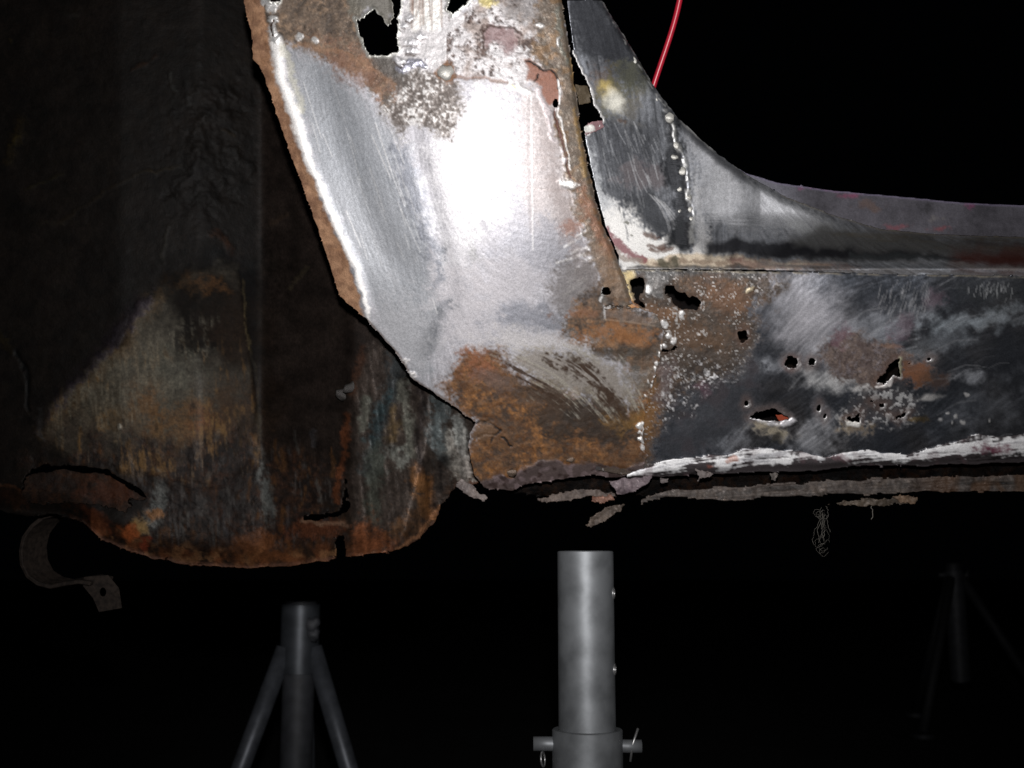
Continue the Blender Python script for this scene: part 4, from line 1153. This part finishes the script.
w.paint(w.blob(315, 528, 26, 10, 0, .5, .5), S(112, 66, 42), op=.8)
w.paint(w.stroke([(304, 522), (326, 523), (346, 524)], 2.2, .7, .5), S(150, 120, 100), h=1, op=.7)
w.paint(w.stroke([(349, 415), (345, 440), (341, 470), (338, 500)], 3.5, .8, .5), S(140, 82, 48), h=.6, op=.75)
w.paint(w.stroke([(352, 395), (358, 370), (362, 350)], 4, .9, .6), S(90, 60, 44), op=.7)
w.paint(w.stroke([(18, 352), (28, 380), (28, 410)], 1.6, .7, .5), S(20, 17, 16), h=-1.0)
# closing panel beside the pillar: rusty streaks, teal and white sheens and glints painted in
cl = w.poly([(352, 400), (366, 345), (390, 335), (520, 380), (520, 480), (458, 482), (435, 520), (400, 552), (350, 558), (350, 500)], 4, 3)
w.paint(cl, S(58, 52, 50), met=.3, rough=.45, op=.9)
for (pts, wd, c_) in [([(400, 360), (388, 400), (376, 440), (370, 470)], 8, (42, 60, 70)), ([(372, 445), (376, 420), (384, 392)], 5, (58, 82, 92)), ([(404, 385), (408, 420), (410, 452)], 4, (112, 116, 112)),
                      ([(398, 450), (402, 462)], 6, (116, 122, 122)), ([(440, 400), (436, 430), (446, 455)], 7, (94, 112, 122)), ([(456, 420), (462, 442)], 5, (150, 160, 166)), ([(452, 440), (456, 466), (470, 484)], 6, (150, 150, 150)),
                      ([(460, 450), (470, 476)], 4, (200, 198, 200)), ([(453, 425), (458, 448)], 2.5, (180, 190, 196)), ([(462, 432), (464, 455)], 1.8, (190, 194, 198)), ([(374, 450), (374, 520)], 7, (70, 76, 72)), ([(368, 400), (362, 430)], 3, (96, 100, 96)), ([(394, 410), (392, 440)], 5, (88, 74, 50)),
                      ([(422, 480), (426, 500), (430, 515)], 8, (136, 92, 48)), ([(416, 470), (420, 500)], 6, (112, 80, 50)), ([(360, 540), (380, 545)], 16, (130, 76, 42)), ([(395, 530), (420, 515)], 8, (96, 70, 48)),
                      ([(444, 480), (434, 505)], 4, (70, 66, 66)), ([(424, 380), (418, 430), (420, 470)], 4, (36, 32, 34)), ([(442, 460), (438, 490)], 4, (30, 28, 30))]:
    blue = c_[2] > c_[0] + 15
    w.paint(cl * w.stroke(pts, wd, 1, .8, 8), S(*c_), met=.35, rough=.45, op=.5 if blue else .75)
cs = w.streaks(84, 20, 71, 2.2)
w.col *= (1 + .14 * cl * cs)[..., None]
w.h += cl * .15 * cs
w.paint(w.stroke([(395, 548), (415, 536), (430, 520), (438, 508)], 1.8, .7, .5), S(156, 112, 80), h=1.0, op=.8)
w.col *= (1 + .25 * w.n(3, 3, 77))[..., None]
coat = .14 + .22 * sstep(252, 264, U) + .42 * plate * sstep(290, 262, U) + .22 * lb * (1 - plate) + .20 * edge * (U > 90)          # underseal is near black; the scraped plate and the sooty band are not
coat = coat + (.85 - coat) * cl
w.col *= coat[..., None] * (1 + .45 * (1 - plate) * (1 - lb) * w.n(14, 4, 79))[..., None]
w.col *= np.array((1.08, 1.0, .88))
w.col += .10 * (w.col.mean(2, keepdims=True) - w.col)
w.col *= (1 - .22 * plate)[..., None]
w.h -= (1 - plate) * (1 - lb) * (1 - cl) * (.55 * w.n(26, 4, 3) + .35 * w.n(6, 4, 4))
w.met *= .6 + .4 * cl
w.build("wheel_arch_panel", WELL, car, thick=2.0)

# scabby plate visible through the rotted arch edge
a_ = Sheet((10, 160, 455, 545), 1.5, lambda u, v: well_depth(u, v) + 16 + .06 * (v - 490), [(14, 484), (32, 474), (60, 470), (104, 474), (122, 484), (138, 494), (156, 504), (156, 520), (120, 545), (96, 536), (80, 520), (50, 512), (18, 512)], (), 1, 8, 13)
a_.rust(a_.full(), 'dark', seed=33)
a_.paint(a_.full(), S(56, 45, 40), op=.6)
a_.paint(a_.blob(112, 490, 22, 12, 10, .9, .6), S(100, 58, 38), op=.6)
a_.h += 2.0 * a_.n(18, 4, 5)
a_.col *= .5
a_.build("arch_backing_plate", WELL, car)

# stud in the arch with its ragged washer
STUD = plain_material("grimy_stud_steel", (.06, .055, .052), .3, .55, 700, .5, .6)
o = droplet("stud", 341, 395, 5.5, well_depth, car, 1.25, .9, .4, lift=3); o.data = o.data.copy(); o.data.materials.clear(); o.data.materials.append(STUD)
o = droplet("washer", 351, 387, 6, well_depth, car, 1.3, .8, -.5, lift=1); o.data = o.data.copy(); o.data.materials.clear(); o.data.materials.append(STUD)

# ================================================================== 7 pipe clamp hanging under the arch
CLAMP = plain_material("rusty_clamp_steel", (.026, .019, .015), .0, .8, 260, .4, .6, (.011, .008, .0065))
CLAMP.node_tree.nodes['Principled BSDF'].inputs['Specular IOR Level'].default_value = .2


def strap_mesh(centre, width, thick, name):
    """centre: list of world points; width along lens depth"""
    wv = Vector(to_world(0, 1, 0)) - Vector(to_world(0, 0, 0)) + Vector((.35, 0, 0)); wv.normalize()
    bm = bmesh.new(); rows = []
    n = len(centre)
    for i, c in enumerate(centre):
        t = (centre[min(i + 1, n - 1)] - centre[max(i - 1, 0)]).normalized()
        nr = t.cross(wv).normalized()
        rows.append([bm.verts.new(c + wv * (a * width / 2) + nr * (b * thick / 2) - CL) for a, b in ((-1, -1), (1, -1), (1, 1), (-1, 1))])
    for r0, r1 in zip(rows[:-1], rows[1:]):
        for k in range(4):
            bm.faces.new((r0[k], r0[(k + 1) % 4], r1[(k + 1) % 4], r1[k]))
    bm.faces.new(rows[0]); bm.faces.new(rows[-1][::-1])
    bmesh.ops.recalc_face_normals(bm, faces=bm.faces)
    bmesh.ops.bevel(bm, geom=[e for e in bm.edges], offset=thick * .2, segments=1, affect='EDGES')
    me = bpy.data.meshes.new(name); bm.to_mesh(me); bm.free()
    for p_ in me.polygons: p_.use_smooth = False
    return me


CL = P(70, 550, .95)
clamp = bpy.data.objects.new("pipe_clamp", None); clamp.location = CL; col.objects.link(clamp)
tag(clamp, "curved rusty pipe clamp strap with a drilled tab hanging under the wheel arch", "pipe clamp")
pts = [P(u, v, .95) for u, v in [(96, 520), (86, 514), (74, 512), (64, 513), (54, 516), (44, 524), (36, 535), (33, 548), (34, 562), (40, 574), (50, 581), (62, 584), (76, 581), (90, 579), (102, 581)]]
link("strap", strap_mesh(pts, .030, .0035, "strap"), CLAMP, clamp)
# tab with a hole, facing the lens
bm = bmesh.new()
outer = [(84, 577), (108, 575), (119, 588), (122, 608), (99, 612), (93, 598), (83, 586)]
hole = [(103 + 3.2 * math.cos(a), 592 + 4.6 * math.sin(a)) for a in np.linspace(0, 2 * math.pi, 13)[:-1]]
fr = []
for dd in (.940, .944):
    ov = [bm.verts.new(P(a, b, dd) - CL) for a, b in outer]
    hv = [bm.verts.new(P(a, b, dd) - CL) for a, b in hole]
    es = [bm.edges.new((ov[i], ov[(i + 1) % len(ov)])) for i in range(len(ov))] + [bm.edges.new((hv[i], hv[(i + 1) % 12])) for i in range(12)]
    bmesh.ops.triangle_fill(bm, edges=es, use_beauty=True)
    fr.append((ov, hv))
for k in (0, 1):
    A, B = fr[0][k], fr[1][k]
    for i in range(len(A)):
        bm.faces.new((A[i], A[(i + 1) % len(A)], B[(i + 1) % len(A)], B[i]))
bmesh.ops.recalc_face_normals(bm, faces=bm.faces)
me = bpy.data.meshes.new("tab"); bm.to_mesh(me); bm.free()
link("tab", me, CLAMP, clamp)

# ================================================================== 8 red wire
def tube_mesh(pts, r, origin, name, seg=12):
    bm = bmesh.new(); rings = []
    for i, c in enumerate(pts):
        t = (pts[min(i + 1, len(pts) - 1)] - pts[max(i - 1, 0)]).normalized()
        a = t.cross(Vector((0, 1, 0.1))).normalized(); b = t.cross(a)
        rr = r[i] if hasattr(r, '__len__') else r
        rings.append([bm.verts.new(c + (a * math.cos(k * 2 * math.pi / seg) + b * math.sin(k * 2 * math.pi / seg)) * rr - origin) for k in range(seg)])
    for r0, r1 in zip(rings[:-1], rings[1:]):
        for k in range(seg):
            bm.faces.new((r0[k], r0[(k + 1) % seg], r1[(k + 1) % seg], r1[k]))
    bm.faces.new(rings[0]); bm.faces.new(rings[-1][::-1])
    bmesh.ops.recalc_face_normals(bm, faces=bm.faces)
    me = bpy.data.meshes.new(name); bm.to_mesh(me); bm.free()
    for p_ in me.polygons: p_.use_smooth = True
    return me


RED = plain_material("red_wire_insulation", (.50, .018, .04), 0, .32, 200, .2, .03)
xs = np.interp(np.linspace(0, 1, 24), [0, .25, .45, .65, .8, 1], [683, 680, 671.5, 660, 654, 646])
ys = np.interp(np.linspace(0, 1, 24), [0, .25, .45, .65, .8, 1], [-30, 0, 34, 64, 86, 112])
cf = np.polyfit(ys, xs, 3)
wp = [P(float(np.polyval(cf, y)), float(y), .90 + .0002 * y) for y in np.linspace(-40, 120, 24)]
w0 = wp[-1]
o = link("wire", tube_mesh(wp, .0024, w0, "wire"), RED)
o.location = w0
tag(o, "thin red insulated wire hanging behind the door aperture corner", "wire")

# ================================================================== 9 dusty cobweb strands
WEB = plain_material("dusty_cobweb", (.16, .15, .13), 0, .9, 300, .4, .1)
cw = P(822, 506, .86)
bm = bmesh.new()
curves = []
for k in range(9):
    pts = []; x = 821 + rs.uniform(-4, 5); y = 506 + rs.uniform(0, 16)
    for i in range(16):
        pts.append(P(x, y, .86 + rs.uniform(-.001, .001)))
        x += rs.uniform(-1.7, 1.6); y += rs.uniform(.8, 3.0)
        if y > 557: break
    curves.append((pts, rs.uniform(.00006, .00016)))
for k in range(8):
    x = 821 + rs.uniform(-3, 3); y = rs.choice([512, 538, 548]) + rs.uniform(-6, 6)
    pts = [P(x + 5 * math.cos(t) * rs.uniform(.6, 1), y + 5 * math.sin(t) * rs.uniform(.6, 1), .86) for t in np.linspace(0, 5, 12)]
    curves.append((pts, .00008))
pts = [P(872 + rs.uniform(-1, 1), 506 + i * 1.9, .86) for i in range(8)]
curves.append((pts, .0003))
allv, allf = [], []
for pts, r in curves:
    me_ = tube_mesh(pts, r, cw, "tmp", 5)
    o0 = len(allv)
    allv += [v.co.copy() for v in me_.vertices]; allf += [[i + o0 for i in p_.vertices] for p_ in me_.polygons]
    bpy.data.meshes.remove(me_)
me = bpy.data.meshes.new("cobweb"); me.from_pydata(allv, [], allf)
o = link("cobweb", me, WEB); o.location = cw
tag(o, "wispy dusty cobweb dangling below the rusty sill flange", "cobweb", kind="stuff")

# ================================================================== 10 axle stands
GALV = plain_material("dull_grey_stand_steel", (.27, .285, .30), .5, .52, 42, .25, .2, (.17, .18, .19))
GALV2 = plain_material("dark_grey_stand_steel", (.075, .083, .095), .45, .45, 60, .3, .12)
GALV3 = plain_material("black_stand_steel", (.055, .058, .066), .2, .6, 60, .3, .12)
GALV4 = plain_material("pale_stand_leg_steel", (.12, .13, .15), .45, .45, 60, .35, .2)  # lighter grey than the rest of its stand
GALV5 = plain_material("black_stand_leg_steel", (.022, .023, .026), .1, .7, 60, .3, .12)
PIN = plain_material("zinc_pin", (.55, .55, .55), .8, .35, 500, .25, .1)
DARK = plain_material("stand_hole_shade", (.02, .02, .02), .0, .8, 300, .2, .1)


def lathe(profile, origin, name, seg=48, closed=True):
    bm = bmesh.new(); rings = []
    for r, z in profile:
        rings.append([bm.verts.new((r * math.cos(k * 2 * math.pi / seg), r * math.sin(k * 2 * math.pi / seg), z)) for k in range(seg)])
    n = len(rings)
    for i in range(n if closed else n - 1):
        r0, r1 = rings[i], rings[(i + 1) % n]
        for k in range(seg):
            bm.faces.new((r0[k], r0[(k + 1) % seg], r1[(k + 1) % seg], r1[k]))
    bmesh.ops.recalc_face_normals(bm, faces=bm.faces)
    me = bpy.data.meshes.new(name); bm.to_mesh(me); bm.free()
    for p_ in me.polygons: p_.use_smooth = True
    try:
        me.set_sharp_from_angle(angle=math.radians(40))
    except Exception:
        pass
    return me


def pipe(r, ri, z0, z1, name, bev=.0008):
    return lathe([(ri, z0), (r, z0), (r, z1 - bev), (r - bev, z1), (ri + bev, z1), (ri, z1 - bev)], None, name)


def axle_stand(loc, z_top, z_sleeve, r_in, r_out, legs, mat, label, z_leg, z_sl_bot, spread, pin_ang=0., inner_mat=None, pin_drop=.012, tube_z0=.02, pin=True, leg_mat=None):
    root = bpy.data.objects.new("axle_stand", None); root.location = (loc[0], loc[1], 0); col.objects.link(root)
    tag(root, label, "axle stand", "axle stands under the car")
    link("tube", pipe(r_in, r_in - .0035, tube_z0, z_top, "tube"), inner_mat or mat, root)
    link("sleeve", pipe(r_out, r_in + .0006, z_sl_bot, z_sleeve, "sleeve"), mat, root)
    for a in legs:
        a = math.radians(a)
        dx, dy = math.cos(a), math.sin(a)
        p0 = Vector((dx * r_out * .75, dy * r_out * .75, z_leg)); p1 = Vector((dx * spread, dy * spread, .012))
        lg = link("leg", tube_mesh([p0, p0.lerp(p1, .5), p1], .0125, Vector((0, 0, 0)), "leg", 16), leg_mat or mat, root)
        ft = lathe([(.0, .0), (.028, .0), (.028, .010), (.0, .010)], None, "foot", 20, False)
        fo = link("foot", ft, mat, lg); fo.location = p1 - Vector((0, 0, .012))
    if not pin:
        return root
    # locking pin through the sleeve
    zp = z_sleeve - pin_drop
    ca, sa = math.cos(pin_ang), math.sin(pin_ang)
    ax = Vector((ca, sa, 0))
    pin = link("locking_pin", tube_mesh([ax * -(r_out + .016) + Vector((0, 0, zp)), ax * -(r_out + .002) + Vector((0, 0, zp)), ax * (r_out + .004) + Vector((0, 0, zp - .002)), ax * (r_out + .016) + Vector((0, 0, zp - .002))],
                                        [.0060, .0060, .0055, .0055], Vector((0, 0, 0)), "locking_pin", 14), mat, root)
    link("cotter_clip", tube_mesh([ax * (r_out + .006) + Vector((0, -.003, zp - .014)), ax * (r_out + .008) + Vector((0, -.004, zp)), ax * (r_out + .013) + Vector((0, -.003, zp + .013))], .0011, Vector((0, 0, 0)), "cotter_clip", 8), PIN, pin)
    return root


def ring_part(name, root, c, nrm, R, r, mat):
    bm = bmesh.new(); nrm = nrm.normalized(); a = nrm.cross(Vector((0, 0, 1))).normalized(); b = nrm.cross(a)
    rows = []
    for i in range(16):
        t = i * math.pi / 8
        cc = c + (a * math.cos(t) + b * math.sin(t)) * R
        rad = (a * math.cos(t) + b * math.sin(t))
        rows.append([bm.verts.new(cc + (rad * math.cos(k * math.pi / 3) + nrm * math.sin(k * math.pi / 3)) * r) for k in range(6)])
    for i in range(16):
        r0, r1 = rows[i], rows[(i + 1) % 16]
        for k in range(6):
            bm.faces.new((r0[k], r0[(k + 1) % 6], r1[(k + 1) % 6], r1[k]))
    me = bpy.data.meshes.new(name); bm.to_mesh(me); bm.free()
    for p_ in me.polygons: p_.use_smooth = True
    return link(name, me, mat, root)


def ground_pt(u, v, d):
    q_ = P(u, v, d); return q_


t1 = ground_pt(583.5, 551, .95); s1 = ground_pt(588, 727, .95)
st_1 = axle_stand((s1.x - .0015, (t1.y + s1.y) / 2), t1.z, s1.z, .0244, .0300, (35, 125, 215, 305), GALV, "nearest grey steel axle stand with a pinned round tube, in the middle under the sill", s1.z - .06, s1.z - .12, .17)
for zz in (t1.z - .036, t1.z - .100):
    for sg in (1,):
        nrm = Vector((sg * .97, -.24, 0)).normalized()
        ring_part("pin_hole", st_1, nrm * .0244 + Vector((0, 0, zz)), nrm, .0042, .0009, PIN)
ring_part("split_ring", st_1, Vector((-.038, -.004, s1.z - .024)), Vector((1, -.3, .1)), .006, .0009, PIN)

t2 = ground_pt(301, 601, 1.5); s2 = ground_pt(301, 612, 1.5)
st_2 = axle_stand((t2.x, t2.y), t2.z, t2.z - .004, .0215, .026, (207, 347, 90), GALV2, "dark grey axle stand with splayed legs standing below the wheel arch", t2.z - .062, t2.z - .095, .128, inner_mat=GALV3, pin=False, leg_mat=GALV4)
for k, (dx, dz, r) in enumerate([(.018, -.030, .010), (.020, -.044, .009)]):
    bo = bpy.data.objects.new("clamp_bolt", bead_meshes[k].copy()); bo.data.materials.clear(); bo.data.materials.append(GALV3)
    bo.parent = st_2; bo.location = (dx, -.020, t2.z + dz); bo.scale = (r, r, r); col.objects.link(bo)

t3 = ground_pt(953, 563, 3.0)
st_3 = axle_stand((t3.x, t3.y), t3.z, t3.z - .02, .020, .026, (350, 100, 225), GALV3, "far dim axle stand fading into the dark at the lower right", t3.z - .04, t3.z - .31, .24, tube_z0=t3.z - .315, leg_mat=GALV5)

# ================================================================== 11 floor
GROUND = plain_material("dark_garage_floor", (.020, .0195, .019), 0, .85, 3.0, .5, .4, (.010, .0095, .0095), .01)
bm = bmesh.new()
bmesh.ops.create_grid(bm, x_segments=40, y_segments=40, size=30)
me = bpy.data.meshes.new("floor"); bm.to_mesh(me); bm.free()
o = link("floor", me, GROUND); o.location = (0, 10, 0)
tag(o, kind="structure")
print("tris", sum(len(o.data.polygons) * 2 * (2 if o.modifiers else 1) for o in scene.objects if o.type == 'MESH'))
